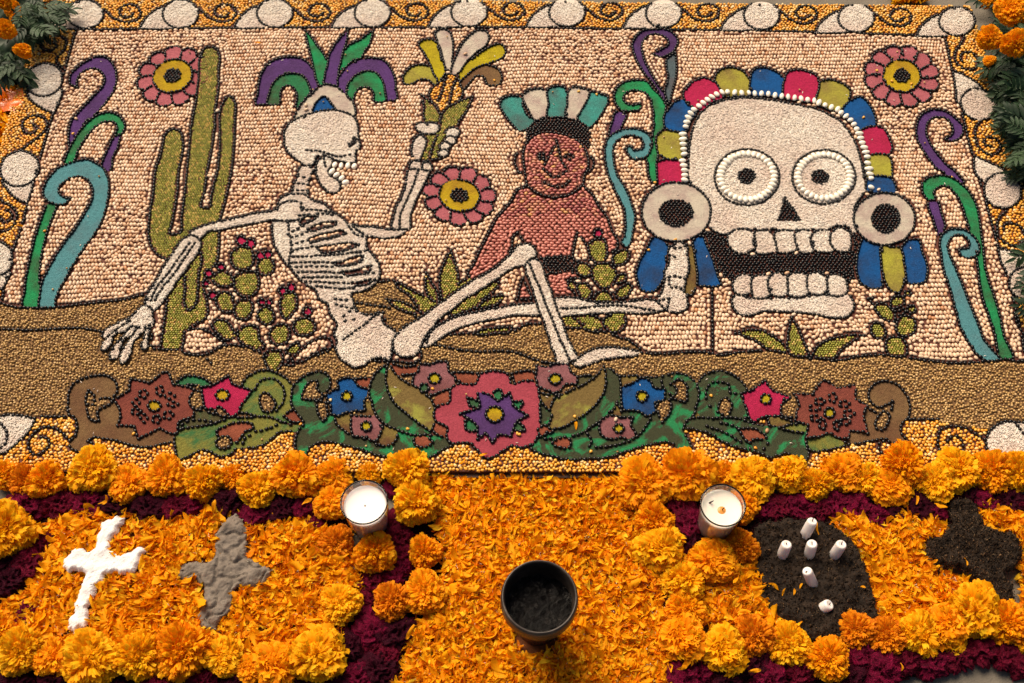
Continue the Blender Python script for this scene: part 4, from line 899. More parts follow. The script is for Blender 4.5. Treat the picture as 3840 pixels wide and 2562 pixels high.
for i, s in enumerate(SEEDS):
    if s[0] in order_of_near and i in order_of_near[s[0]]: singles.append(s); continue
    if s[0] == 'bla' and SH[s[1]]['fill'] != 'bla' or (s[0] == 'bla' and SH[s[1]]['line'] is True): key = ('outline', SH[s[1]]['motif'])
    else: key = ('shape', s[1])
    by.setdefault(key, {}).setdefault(s[0], []).append(s[2:])
MOT = {}
MLAB = {'pink_flower.1': 'pink flower with yellow ring beside the tall cactus', 'pink_flower.2': 'pink flower with yellow ring between skeleton and seated man', 'pink_flower.3': 'pink flower with yellow ring right of the giant skull',
        'scroll_volute.1': 'purple curled plume', 'scroll_volute.2': 'green curled plume with purple tail', 'scroll_volute.3': 'broad teal curled plume', 'scroll_volute.4': 'straight green plume stem', 'scroll_volute.5': 'dark purple curled plume', 'scroll_volute.6': 'grey blue plume', 'scroll_volute.7': 'green curled plume beside the giant skull', 'scroll_volute.8': 'slim teal curled plume', 'scroll_volute.9': 'purple curled plume near the right border', 'scroll_volute.10': 'long green plume near the right border', 'scroll_volute.11': 'long teal plume near the right border',
        'star_flower.1': 'blue flower', 'star_flower.8': 'blue flower', 'star_flower.4': 'brick red star flower', 'star_flower.11': 'brick red star flower', 'star_flower.5': 'crimson star flower', 'star_flower.10': 'crimson star flower', 'star_flower.6': 'big rose flower with purple star'}
for s in SH:
    m = s['motif']
    if m in MOT or m in ('bean_field', 'lentil_ground', 'ground_line'): continue
    c = s['pts'].mean(0); nm = m.split('.')[0]
    e = bpy.data.objects.new(nm, None); C.objects.link(e); e.parent = panel; e.location = (c[0] - PO.x, c[1] - PO.y, ZB); e.empty_display_size = .02
    if m in MLAB: e['label'] = MLAB[m]
    MOT[m] = e
def put(name, motif, V, T, mats, mi=None, **k):
    if motif in MOT:
        e = MOT[motif]; V = np.asarray(V) - (np.array(PO) + np.array(e.location)); return mesh_obj(name, V, T, mats, mi, e, **k)
    return child(name, V, T, mats, mi, **k)
for i, s in enumerate(SH):
    if not s['closed'] or not s['fill']: continue
    c = s['pts']; r, cc = cell(c[:, 0], c[:, 1])
    VV, TT, MI, mats = [], [], [], []; base = 0
    isand = s['fill'].startswith('s_')
    if isand or s['fill'] in ('rice', 'len') or s['lv'] > 1:
        z = ZB + s['lv'] * LIFT + (.0004 if isand else .0002)
        tri = tessellate_polygon([[Vector((a, b, 0)) for a, b in c]])
        v = np.column_stack([c, np.full(len(c), z)]); tri = np.array(tri)
        if len(tri):
            nrm = np.cross(v[tri[:, 1]] - v[tri[:, 0]], v[tri[:, 2]] - v[tri[:, 0]])[:, 2]; tri[nrm < 0] = tri[nrm < 0][:, ::-1]
            VV.append(v); TT.append(tri); mats.append(MAT[s['fill']] if isand else (MAT['under_rice'] if s['fill'] == 'rice' else MAT['under_len'] if s['fill'] == 'len' else MAT['under'])); MI += [0] * len(tri); base = len(v)
    for kind, rows in by.get(('shape', i), {}).items():
        v, t = build_seeds(kind, rows); VV.append(v); TT.append(t + base); base += len(v); MI += [len(mats)] * len(t); mats.append(MAT[kind])
    if not VV: continue
    big = sum(len(a) for a in TT) > 20000
    nm = {'bean_field': 'bean_field', 'lentil_ground': 'lentil_ground'}.get(s['motif'], s['sub'])
    o = put(nm, s['motif'], np.concatenate(VV), np.concatenate(TT), mats, MI)
    if s['motif'] in ('bean_field', 'lentil_ground') : o['kind'] = 'stuff'
v, t = build_seeds('corn', by[('shape', -1)]['corn']); child('corn_border', v, t, MAT['corn'])['kind'] = 'stuff'
for key, d in by.items():
    if key[0] != 'outline': continue
    v, t = build_seeds('bla', d['bla']); o = put('outline' if key[1] in MOT else 'black_bean_line', key[1], v, t, MAT['bla']); o['kind'] = 'stuff'
# single seeds nearest the camera and the white beans: each an object, sharing mesh data
def seed_mesh(kind, nm):
    out = []
    for k in range(4):
        V, T = TPL[kind]; V = V.copy(); V[:, 0] *= 1 + .06 * rng.normal(); V[:, 1] *= 1 + .06 * rng.normal(); o = mesh_obj(nm, V, T, MAT[kind]); me = o.data; bpy.data.objects.remove(o); out.append(me)
    return out
def single(name, me, parent, x, y, z, ang, sx, sy, sz, tilt=.1):
    o = bpy.data.objects.new(name, me); C.objects.link(o); o.parent = parent
    off = PO + (Vector(parent.location) if parent is not panel else Vector((0, 0, 0)))
    o.location = Vector((x, y, z)) - off; o.rotation_euler = (rng.normal(0, tilt), rng.normal(0, tilt), ang); o.scale = (sx, sy, sz); return o
SM = {'pin': (seed_mesh('pin', 'pinto_bean'), 'pinto_bean'), 'bla': (seed_mesh('bla', 'black_bean'), 'black_bean'), 'corn': (seed_mesh('corn', 'corn_kernel'), 'corn_kernel'), 'red': (seed_mesh('red', 'pink_bean'), 'pink_bean')}
for s in singles:
    mes, nm = SM[s[0]]; par = panel
    if s[0] in ('bla', 'red') and SH[s[1]]['motif'] in MOT: par = MOT[SH[s[1]]['motif']]
    single(nm, mes[rng.integers(4)], par, s[2], s[3], ZB + s[8] + s[7] * .32 + rng.random() * .0006, s[4], s[5], s[6], s[7], .1 if s[0] != 'corn' else .25)
wm = seed_mesh('white', 'white_bean')
for k, (x, y, a) in enumerate(WB):
    single('white_bean', wm[rng.integers(4)], MOT['giant_skull'] if k < nskull else MOT['skeleton'], x, y, ZB + .0016 + .0032 + rng.random() * .0006, a, .0162 * (1 + rng.normal() * .06), .0108 * (1 + rng.normal() * .05), .0085)

for kind, nm_, n_, sz_ in (('corn', 'stray_corn', 16, (.0078, .0059, .0044)), ('rice', 'stray_rice', 60, (.0066, .0019, .0017)), ('len', 'stray_lentils', 26, (.0048, .0046, .003)), ('pin', 'stray_pinto', 7, (.0104, .007, .006))):
    fr = np.argwhere((TYPE == 20) & ~OCC); s_ = fr[rng.integers(0, len(fr), n_)]
    rows = [(X0 + q[1] * RES, Y0 + q[0] * RES, rng.random() * 3, *sz_, LEV[q[0], q[1]] * LIFT) for q in s_]
    v, t = build_seeds(kind, rows); child(nm_, v, t, MAT[kind])['kind'] = 'stuff'
# ================================================================ FOREGROUND
def petal_mat(name, cols, trans=.34, rough=.6):
    m, t, b = new_mat(name); g_ = t.nodes.new('ShaderNodeNewGeometry')
    r = ramp(t, cols, g_.outputs['Random Per Island']); n = noise_n(t, 160, 3, .6)
    rr = ramp(t, [(.3, (.86, .74, .6)), (.6, (1, 1, 1))], n.outputs[0])
    mx = N(t, 'ShaderNodeMix', data_type='RGBA', blend_type='MULTIPLY'); mx.inputs[0].default_value = 1
    t.links.new(r.outputs[0], mx.inputs[6]); t.links.new(rr.outputs[0], mx.inputs[7])
    t.links.new(mx.outputs[2], b.inputs['Base Color']); b.inputs['Roughness'].default_value = rough; b.inputs['Specular IOR Level'].default_value = .12
    tr = t.nodes.new('ShaderNodeBsdfTranslucent'); t.links.new(mx.outputs[2], tr.inputs[0])
    ms = t.nodes.new('ShaderNodeMixShader'); ms.inputs[0].default_value = trans
    t.links.new(b.outputs[0], ms.inputs[1]); t.links.new(tr.outputs[0], ms.inputs[2]); t.links.new(ms.outputs[0], t.nodes['Material Output'].inputs[0])
    return m
PM = {'y': petal_mat('yellow_orange_petal', [(0, (1, .44, .003)), (.5, (1, .54, .006)), (1, (1, .63, .015))]),
      'o': petal_mat('orange_petal', [(0, (.98, .33, .003)), (.5, (1, .43, .004)), (1, (1, .53, .008))]),
      'd': petal_mat('withered_orange_petal', [(0, (.72, .20, .005)), (.5, (.88, .31, .006)), (1, (.98, .40, .010))]),
      'c': petal_mat('loose_petal', [(0, (.55, .13, .004)), (.05, (.90, .27, .003)), (.3, (1, .41, .004)), (.75, (1, .53, .006)), (1, (1, .68, .03))])}
GREEN = plain('marigold_leaf_green', (.020, .055, .014), .5, .45, 12, .0006, 300, .5)
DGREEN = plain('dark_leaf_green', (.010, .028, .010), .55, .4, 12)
BED = plain('petal_gap_shade_base', (.13, .035, .005), .9, .4, 120, .004, 150)  # base mound under the petals, shade of the gaps put into its dark colour
# ---- marigold heads
def marigold_variant(seed, n_pet, spread=1.0, coarse=1.0):
    R_ = np.random.default_rng(seed); V, T = [], []; nu, nv = 6, 5; gt = grid_tris(nu, nv)
    sq = 1 + .1 * R_.normal(); lob = R_.random(4) * 6.28
    for k in range(n_pet):
        f = (k + .5) / n_pet; ph = math.radians(118) * (f ** .62); az = k * 2.39996 + R_.normal(0, .25)
        ph += R_.normal(0, .09)
        d = np.array([math.sin(ph) * math.cos(az), math.sin(ph) * math.sin(az), math.cos(ph)])
        pole = np.array([0, 0, 1.]); e = d * d[2] - pole; e = e + R_.normal(0, .35, 3); e -= d * e.dot(d); e /= np.linalg.norm(e) + 1e-6     # bend away from the crown
        sd_ = np.cross(d, e); tw = R_.normal(0, .6); sd2 = sd_ * math.cos(tw) + e * math.sin(tw); e2 = e * math.cos(tw) - sd_ * math.sin(tw)
        rad = (.94 + .09 * math.sin(az * 3 + lob[0]) * math.sin(ph) + R_.normal(0, .05)) * (.86 if ph < .5 else 1)
        w0 = (.115 + .13 * f) * R_.uniform(.8, 1.25) * coarse; bend = R_.uniform(.04, .24) * coarse; u0 = R_.random() * 6; fr = R_.uniform(4, 8)
        for j in range(nv):
            t = j / (nv - 1); rr = .45 + (rad - .45) * t - .05 * t ** 4; off = bend * t ** 2.4
            ww = w0 * (.25 + .75 * t ** .7) * (1 if j < nv - 1 else .86)
            for i in range(nu):
                s_ = (i / (nu - 1) - .5) * 2; ruf = .075 * t ** 2 * math.sin(u0 + fr * s_) * coarse; cup = -.06 * (1 - s_ * s_) * t
                p = d * (rr - .05 * abs(s_) * t + .022 * math.sin(u0 * 2 + fr * 1.3 * s_) * t ** 3) + e2 * (off + ruf + cup) + sd2 * (s_ * ww)
                V.append(p)
        T.append(gt + k * nu * nv)
    V = np.array(V); V[:, 2] *= .78 * sq; return V, np.concatenate(T)
def calyx():
    V, T = lathe([(.06, -1.05), (.07, -.7), (.2, -.55), (.34, -.2), (.40, .0)], 10, True); return V, T
core_prof = [(.05, -.42), (.38, -.30), (.52, 0.0), (.42, .30), (.2, .42), (.02, .45)]
MG = []
for k, (n_, co_) in enumerate([(300, .95), (360, .82), (240, 1.2), (320, .9), (460, .62), (270, 1.05)]):
    V, T = marigold_variant(100 + k, n_, 1, co_); cV, cT = lathe(core_prof, 12, True, True)
    inner = V.reshape(n_, 30, 3); a = int(n_ * .42); ti = T.reshape(n_, -1, 3)
    def sub(lo, hi):
        vv = inner[lo:hi].reshape(-1, 3); tt = (ti[:hi - lo]).reshape(-1, 3); return vv, tt
    v1, t1 = sub(0, a); v2, t2 = sub(a, n_)
    v2 = np.concatenate([v2, cV]); t2 = np.concatenate([t2, cT + len(v2) - len(cV)])
    o1 = mesh_obj('inner_petals', v1, t1, PM['y']); o2 = mesh_obj('outer_petals', v2, t2, PM['y']); MG.append((o1.data, o2.data)); bpy.data.objects.remove(o1); bpy.data.objects.remove(o2)
oc = mesh_obj('calyx', *calyx(), GREEN); CAL = oc.data; bpy.data.objects.remove(oc)
def matcopy(me, mat, cache={}):
    key = (me.name, mat.name)
    if key not in cache:
        m2 = me.copy(); m2.materials.clear(); m2.materials.append(mat); cache[key] = m2
    return cache[key]
def marigold(x, y, r, colr, label, group, z=None, parent=None, name='marigold', lean=.25):
    var = rng.integers(6) if colr != 'd' else 4
    zz = .62 * mpp(x, y) * r if z is None else z; R_ = mpp(x, y, zz) * r
    px, py, _ = P(x, y, zz)
    e = empty(name, (px, py, zz)); e.scale = (R_ * rng.uniform(.9, 1.08), R_ * rng.uniform(.9, 1.08), R_ * rng.uniform(.85, 1.1))
    cd = Vector((-px, -py, CAM_H - zz)).normalized(); nrm = (Vector((0, 0, 1)) + cd * .9 + Vector((rng.normal(0, lean), rng.normal(0, lean), 0))).normalized()
    q = nrm.to_track_quat('Z', 'Y'); e.rotation_mode = 'QUATERNION'; e.rotation_quaternion = q @ Matrix.Rotation(rng.random() * 6.28, 4, 'Z').to_quaternion()
    for nm, me in (('inner_petals', MG[var][0]), ('outer_petals', MG[var][1])):
        o = bpy.data.objects.new(nm, matcopy(me, PM[colr])); C.objects.link(o); o.parent = e
    o = bpy.data.objects.new('calyx', CAL); C.objects.link(o); o.parent = e
    if parent: e.parent = parent; e.location = Vector(e.location) - Vector(parent.location)
    else: tag(e, label, 'marigold', group)
    return e
G1 = 'marigold heads in the row along the panel'; G2 = 'marigold heads bordering the petal beds'; G3 = 'marigold heads in the front row'
MARI = """
20,1775,60,o,1,first marigold of the left row, cut by the photo's left edge below the corn border
95,1806,60,d,1,dull orange marigold beside the first one at the left end of the row
176,1805,75,o,1,second full marigold from the left in the row below the white rice corner
351,1766,88,y,1,large round yellow-orange marigold overlapping the corn below the brown scroll
482,1815,76,o,1,ragged orange marigold right of the large round one in the left row
545,1760,40,o,1,small orange marigold peeping up behind two larger ones in the left row
625,1790,78,o,1,orange marigold below the brick red star flower
764,1811,74,y,1,yellow-orange marigold below the olive leaf of the mosaic
872,1790,56,o,1,small orange marigold tucked between two yellow ones in the left row
965,1836,74,y,1,yellow marigold hanging lowest in the left row before the candle
1111,1784,86,o,1,big orange marigold with a deep centre below the green scroll
1258,1786,68,o,1,tight orange marigold left of the empty white candle's rim
1385,1782,50,y,1,small yellow marigold just above the wickless glass candle
1528,1766,80,y,1,bright yellow marigold above the candle's right shoulder, touching the corn
1560,1888,86,y,2,large yellow marigold pressed against the right side of the left glass candle
1245,1886,68,o,2,orange marigold pressed against the left side of the left glass candle
1262,2036,60,d,2,flattened orange marigold below left of the left candle
1406,2072,82,o,2,orange marigold directly below the left candle's base
1594,2071,66,o,2,small round orange marigold at the left edge of the centre petal bed
1275,2264,76,y,2,yellow marigold left of the crimson cockscomb strip
1472,2256,78,d,2,withered brown-orange marigold touching the cockscomb strip
1592,2223,82,o,2,orange marigold right of the withered one
1193,2458,98,y,3,largest yellow marigold at the bottom left of the cockscomb strip
1040,2495,86,o,3,deep orange marigold left of the largest yellow one at the bottom
22,1992,98,y,2,large yellow marigold cut by the left edge above the cockscombs
5,2350,60,o,3,orange marigold cut by the left edge above the front row
82,2442,90,y,3,first marigold of the front row at the bottom left corner
196,2466,72,o,3,small marigold between two big ones in the bottom left row
344,2474,110,y,3,broad open yellow marigold below the foot of the white salt cross
520,2462,88,y,3,yellow marigold with upright petals right of the broad one in the front row
688,2440,98,o,3,wide orange marigold below the gap between the two crosses
839,2460,80,y,3,tight yellow marigold below the foot of the grey ash cross
935,2505,60,o,3,half hidden orange marigold right of the tight yellow one
2414,1815,96,o,1,large orange marigold at the left end of the right row
2586,1782,94,o,1,orange marigold second in the right row, ruffled and wide
2708,1782,56,o,1,small orange marigold above the burnt candle
2819,1796,84,y,1,yellow marigold right of the burnt candle in the row
2785,1900,60,o,2,orange marigold half hidden behind the burnt glass candle
2954,1776,72,y,1,yellow-orange marigold below the pale scroll of the right frieze
3058,1818,64,y,1,long drooping yellow marigold next to the fourth in the right row
3156,1774,72,o,1,orange marigold below the brick star flower on the right
3243,1796,58,y,1,yellow marigold squeezed behind the low round orange ball
3337,1829,72,o,1,low round deep orange marigold ball hanging below the right row
3384,1742,86,o,1,tallest orange marigold of the right row, overlapping the corn
3505,1812,74,y,1,yellow marigold in the right row below the corn spiral
3590,1764,78,y,1,yellow marigold with a creased centre in the right row
3713,1768,78,o,1,dense deep orange marigold near the right edge of the row
3822,1770,72,y,1,last yellow marigold of the right row, cut by the right edge
2451,1948,76,o,2,orange marigold left of the burnt candle above the petal bed
2473,2060,88,y,2,round yellow-orange marigold below left of the burnt candle
2567,2182,75,y,2,small ball shaped marigold in the chain left of the soil
2669,2106,90,o,2,orange marigold just below the burnt candle's base
2778,2050,66,d,2,dull orange marigold between the burnt candle and the soil
2570,2290,76,o,2,orange marigold in the chain beside the black pot's petal bed
2554,2396,90,o,3,large deep orange marigold at the bottom right of the centre bed
2710,2440,88,y,3,yellow marigold in front of the soil patch's left end
2825,2388,74,d,3,fine petalled dull marigold against the left corner of the soil
2959,2418,78,y,3,yellow-orange marigold below the lying candle stub
3102,2470,88,o,3,lowest marigold of the group in front of the soil
3213,2362,66,d,3,brownish orange marigold at the lower right corner of the soil
3328,2388,68,d,3,button like marigold with tiny petals beside the brownish one
3446,2378,82,y,3,yellow marigold with loose petals in the right front row
3545,2350,82,o,3,orange marigold left of the largest flower on the right
3655,2290,98,y,3,largest yellow marigold below the dark soil cross
3568,2412,52,y,3,half hidden yellow marigold hanging under the right front row
3778,2340,84,o,3,orange marigold near the right edge of the front row
3838,2400,60,y,3,yellow marigold cut by the right edge at the bottom
"""
for ln in MARI.strip().split('\n'):
    a = ln.split(',', 5); x, y, r = float(a[0]), float(a[1]), float(a[2]); marigold(x, y, r * 1.17, a[3], a[5].strip(), {'1': G1, '2': G2, '3': G3}[a[4]])
# ---- floor
fl = []
o = mesh_obj('floor', [(-5, -3, -.004), (5, -3, -.004), (5, 6, -.004), (-5, 6, -.004)], [(0, 1, 2), (0, 2, 3)], MAT['concrete']); o['kind'] = 'structure'
# ---- petal beds
def inside_mask(poly_px, res=.004):
    p = to_plane(poly_px, .01); mn, mx_ = p.min(0), p.max(0); nx, ny = int((mx_[0] - mn[0]) / res) + 1, int((mx_[1] - mn[1]) / res) + 1
    xs = mn[0] + np.arange(nx) * res; ys = mn[1] + np.arange(ny) * res; m = np.zeros((ny, nx), bool); q = np.roll(p, -1, 0)
    for j, y in enumerate(ys):
        h = (p[:, 1] <= y) != (q[:, 1] <= y); a, b = p[h], q[h]
        if not len(a): continue
        xc = np.sort(a[:, 0] + (y - a[:, 1]) / (b[:, 1] - a[:, 1]) * (b[:, 0] - a[:, 0]))
        for u in range(0, len(xc) - 1, 2): m[j, (xs >= xc[u]) & (xs <= xc[u + 1])] = True
    return xs, ys, m
def edge_dist(m, it=9):
    d = np.zeros(m.shape); cur = m.copy()
    for k in range(it):
        d += cur; c2 = cur.copy(); c2[1:] &= cur[:-1]; c2[:-1] &= cur[1:]; c2[:, 1:] &= cur[:, :-1]; c2[:, :-1] &= cur[:, 1:]; cur = c2
    return d / it
def heap(name, poly, zmax, mat, res=.004, lumps=(), base=.001, it=9, scale=22, amp=.35, rough=0.0, rscale=120, crack=0):
    xs, ys, m = inside_mask(poly, res); d = edge_dist(m, it); idx = -np.ones(m.shape, int); idx[m] = np.arange(m.sum())
    jj, ii = np.nonzero(m); X = xs[ii]; Y = ys[jj]; dd = d[jj, ii]
    Z = np.empty(len(X))
    for k in range(len(X)):
        n1 = noise.noise((X[k] * scale, Y[k] * scale, 3.1)); n2 = noise.noise((X[k] * rscale, Y[k] * rscale, 7.7)) if rough else 0
        n3 = noise.noise((X[k] * rscale * 2.7, Y[k] * rscale * 2.7, 1.7)) if rough else 0
        cr = max(0, .12 - abs(noise.noise((X[k] * 38, Y[k] * 38, 9.)))) / .12 * crack if crack else 0
        Z[k] = base + zmax * (1 - (1 - dd[k]) ** 2) * (1 + amp * n1) + rough * (n2 + .6 * n3) * min(1, dd[k] * 3) - cr * dd[k]
    q = m[:-1, :-1] & m[1:, :-1] & m[:-1, 1:] & m[1:, 1:]; a, b = np.nonzero(q)
    Q = np.stack([idx[a, b], idx[a, b + 1], idx[a + 1, b + 1], idx[a + 1, b]], 1)
    X = X + rng.normal(0, res * .18, len(X)); Y = Y + rng.normal(0, res * .18, len(Y))
    o = mesh_obj(name, np.column_stack([X, Y, Z]), quads_to_tris(Q), mat)
    return o, X, Y, Z, dd
def petal_tpl(seed, nu=3, nv=5):
    R_ = np.random.default_rng(seed); V = []; c1 = R_.normal(0, .38); c2 = R_.normal(0, .34); cup = R_.uniform(-.9, .9); tw = R_.normal(0, 1.0); tp = R_.uniform(.5, 1)
    for j in range(nv):
        t = j / (nv - 1); ww = (.12 + .88 * math.sin(math.pi * min(1, t * .62 + .06)) ** 1.1) * (.165 if j < nv - 1 else .165 * tp * .5); a = tw * t
        for i in range(nu):
            s_ = (i / (nu - 1) - .5) * 2; y = s_ * ww; z = cup * y * s_ + c1 * (t - .5) ** 2 * 2 + .12 * math.sin(t * 5 + s_ * 2 + seed)
            V.append((t - .5 + (.04 if i == 1 and j == nv - 1 else 0), y * math.cos(a) + c2 * (t - .5) ** 2, z * .8 + y * math.sin(a)))
    return np.array(V), grid_tris(nu, nv)
PT = [petal_tpl(s_) for s_ in range(14)]
PTM = []
for V_, T_ in [petal_tpl(s_, 5, 7) for s_ in range(20, 32)]:
    o = mesh_obj('petal', V_, T_, PM['c']); PTM.append(o.data); bpy.data.objects.remove(o)
def scatter_petals(name, X, Y, Z, n, L=(.013, .029), mat='c', tilt=.6, lift=(.000, .010), parent=None):
    k = rng.integers(0, len(X), n); VV, TT = [], []; base = 0
    for (mx0, my0, mm) in KEEPOUT:
        ii = ((X[k] - mx0) / .004).astype(int); jj = ((Y[k] - my0) / .004).astype(int); ok = (ii >= 0) & (jj >= 0) & (ii < mm.shape[1]) & (jj < mm.shape[0])
        hit = np.zeros(len(k), bool); hit[ok] = mm[jj[ok], ii[ok]]; k = k[~hit]
    for q in range(len(PT)):
        s_ = k[q::len(PT)]; m = len(s_)
        V0, T0 = PT[q]; sc_ = rng.uniform(L[0], L[1], m); V = V0[None] * sc_[:, None, None]; V[..., 1] *= rng.uniform(.6, 1.25, m)[:, None]
        for ax in (0, 1):
            t = rng.normal(0, tilt, m); c_, s2 = np.cos(t)[:, None], np.sin(t)[:, None]
            if ax == 0: V = np.stack([V[..., 0], V[..., 1] * c_ - V[..., 2] * s2, V[..., 1] * s2 + V[..., 2] * c_], -1)
            else: V = np.stack([V[..., 0] * c_ - V[..., 2] * s2 * .7, V[..., 1], V[..., 0] * s2 * .7 + V[..., 2] * c_], -1)
        t = rng.random(m) * 6.28; c_, s2 = np.cos(t)[:, None], np.sin(t)[:, None]
        V = np.stack([V[..., 0] * c_ - V[..., 1] * s2, V[..., 0] * s2 + V[..., 1] * c_, V[..., 2]], -1)
        V += np.stack([X[s_] + rng.normal(0, .002, m), Y[s_] + rng.normal(0, .002, m), Z[s_] + rng.uniform(lift[0], lift[1], m)], -1)[:, None]
        VV.append(V.reshape(-1, 3)); TT.append((T0[None] + (np.arange(m) * len(V0))[:, None, None]).reshape(-1, 3) + base); base += m * len(V0)
    return np.concatenate(VV), np.concatenate(TT)
def slivers(X, Y, Z, n):
    k = rng.integers(0, len(X), n); V0 = np.array([(-.5, 0, 0), (.5, .03, .02), (.5, -.03, .02), (0, .0, .07)]); T0 = np.array([(0, 2, 1), (0, 1, 3), (0, 3, 2)])
    L = rng.uniform(.006, .014, n); V = V0[None] * L[:, None, None]; t = rng.normal(0, .4, n); V = np.stack([V[..., 0] * np.cos(t)[:, None], V[..., 1], V[..., 0] * np.sin(t)[:, None] + V[..., 2]], -1)
    t = rng.random(n) * 6.28; c_, s2 = np.cos(t)[:, None], np.sin(t)[:, None]; V = np.stack([V[..., 0] * c_ - V[..., 1] * s2, V[..., 0] * s2 + V[..., 1] * c_, V[..., 2]], -1)
    V += np.stack([X[k], Y[k], Z[k] + .009], -1)[:, None]; return V.reshape(-1, 3), (T0[None] + (np.arange(n) * 4)[:, None, None]).reshape(-1, 3)
SLV = seed_mat('seed_sliver', [(0, (.75, .68, .5)), (.6, (.85, .8, .65)), (.62, (.05, .03, .02)), (1, (.12, .06, .03))], .5)
PSTORE = []
f3 = lambda pts: [(x / 2.443, 1920 + y / 2.443) for x, y in pts]
salt = f3([(1080,60),(1165,70),(1150,150),(1100,210),(1060,260),(1030,370),(1130,420),(1200,370),(1330,340),(1370,370),(1320,430),(1310,490),(1250,590),(1180,600),(1090,580),(990,600),(970,660),(910,700),(900,780),(850,840),(840,930),(850,1020),(810,1080),(730,1120),(680,1170),(690,1110),(630,1090),(640,1010),(690,950),(690,870),(730,790),(750,720),(790,640),(800,600),(720,560),(660,590),(580,530),(610,460),(650,390),(720,350),(790,350),(850,380),(900,350),(890,260),(930,180),(940,130),(1000,100)])
ash = f3([(2100,60),(2180,40),(2240,90),(2275,200),(2285,330),(2285,420),(2390,490),(2450,510),(2500,560),(2490,620),(2440,680),(2345,715),(2230,700),(2150,770),(2150,860),(2110,950),(2040,1020),(1990,1090),(1900,1110),(1830,1060),(1810,970),(1850,900),(1870,780),(1880,700),(1800,640),(1720,660),(1640,620),(1655,530),(1700,490),(1800,470),(1900,480),(1965,450),(1990,390),(1970,320),(1980,230),(2030,150)])
soil1 = [(2815,1985),(2870,1960),(2950,1950),(3060,1955),(3130,1980),(3190,2030),(3230,2085),(3250,2150),(3275,2230),(3290,2310),(3250,2345),(3160,2385),(3100,2410),(3010,2400),(2960,2350),(2890,2310),(2845,2270),(2850,2220),(2835,2100)]
soil2 = [(3549,1890),(3600,1872),(3640,1885),(3665,1930),(3680,1985),(3735,1998),(3785,1995),(3815,2035),(3822,2100),(3800,2140),(3762,2160),(3790,2200),(3800,2260),(3770,2275),(3710,2260),(3650,2200),(3620,2150),(3545,2135),(3490,2115),(3455,2070),(3468,2030),(3530,2012),(3560,1970)]
def rough_poly(pp, amp, seed, px=10):
    out = []; n = len(pp)
    for i in range(n):
        a = np.array(pp[i]); b = np.array(pp[(i + 1) % n]); L = np.linalg.norm(b - a); k = max(1, int(L / px)); nn = np.array([-(b - a)[1], (b - a)[0]]) / (L + 1e-6)
        for j in range(k):
            q = a + (b - a) * j / k; q = q + nn * amp * (noise.noise((q[0] * .04, q[1] * .04, seed)) + .7 * noise.noise((q[0] * .13, q[1] * .13, seed))); out.append(tuple(q))
    return out
KEEPOUT = []
potp = [(2006 + 100 * math.cos(t_), 2385 + 92 * math.sin(t_)) for t_ in np.linspace(0, 6.28, 20)]
for pp in (salt, ash, soil1, soil2, potp):
    xs_, ys_, m_ = inside_mask(pp, .004); m2 = m_; KEEPOUT.append((xs_[0], ys_[0], m2))
def bed(poly, label, n, dens=1.0, zmax=.012, cover=None):
    o, X, Y, Z, dd = heap('petal_bed', poly, zmax, BED, .006, it=6)
    bpy.data.objects.remove(o)
    o, X, Y, Z, dd = heap('petal_bed', poly, zmax, BED, .006, it=6)
    tag(o, label, 'petal bed', kind='stuff')
    v, t = scatter_petals('p', X, Y, Z, int(n * .85), L=(.015, .031)); p = mesh_obj('petals', v, t, PM['c'], parent=o); p['kind'] = 'stuff'
    kk = rng.integers(0, len(X), int(min(290, n * .035)) * 3); nk = 0; PO_ = Vector((0, 0, 0))
    for q in kk:
        if nk >= min(290, n * .05): break
        if Y[q] < .02: continue
        bad = False
        for (mx0, my0, mm) in KEEPOUT:
            ii, jj = int((X[q] - mx0) / .004), int((Y[q] - my0) / .004)
            if 0 <= ii < mm.shape[1] and 0 <= jj < mm.shape[0] and mm[jj, ii]: bad = True
        if bad: continue
        pe = bpy.data.objects.new('petal', PTM[rng.integers(len(PTM))]); C.objects.link(pe); pe.parent = o; L_ = rng.uniform(.026, .040); pe.scale = (L_, L_ * rng.uniform(.8, 1.3), L_)
        pe.location = (X[q], Y[q], Z[q] + rng.uniform(.007, .013)); pe.rotation_euler = (rng.normal(0, .45), rng.normal(0, .35), rng.random() * 6.28); nk += 1
    v, t = slivers(X, Y, Z, n // 9); p = mesh_obj('slivers', v, t, SLV, parent=o, smooth=False); p['kind'] = 'stuff'
    return o, X, Y, Z
polyL = [(150,1965),(300,1915),(470,1925),(640,1950),(770,1915),(890,1925),(1000,1960),(1110,1945),(1230,1985),(1330,2060),(1345,2140),(1390,2190),(1320,2260),(1300,2340),(1260,2400),(1150,2490),(950,2490),(500,2470),(0,2460),(-60,2420),(-20,2290),(100,2210),(150,2110),(185,2020)]
polyC = [(1600,1772),(1800,1778),(2100,1778),(2330,1778),(2400,1900),(2390,1990),(2440,2080),(2500,2180),(2490,2260),(2500,2370),(2560,2480),(2500,2640),(2450,2700),(1420,2700),(1450,2580),(1530,2500),(1510,2400),(1560,2350),(1640,2260),(1650,2150),(1670,2080),(1640,1980),(1620,1880)]
polyR = [(3110,1950),(3190,1935),(3300,1950),(3400,1935),(3480,1945),(3560,1970),(3530,2020),(3455,2050),(3450,2085),(3520,2150),(3620,2165),(3640,2220),(3700,2270),(3800,2270),(3900,2250),(3900,2360),(3700,2380),(3420,2420),(3310,2380),(3285,2290),(3270,2200),(3240,2090),(3180,2020)]
polyS = [(2640,2200),(2760,2130),(2850,2110),(2880,2200),(2890,2280),(2950,2350),(3000,2400),(2880,2430),(2760,2400),(2640,2330)]
polyF = [(3640,1880),(3760,1900),(3940,1930),(3950,2300),(3840,2270),(3820,2130),(3770,2040),(3690,2010)]
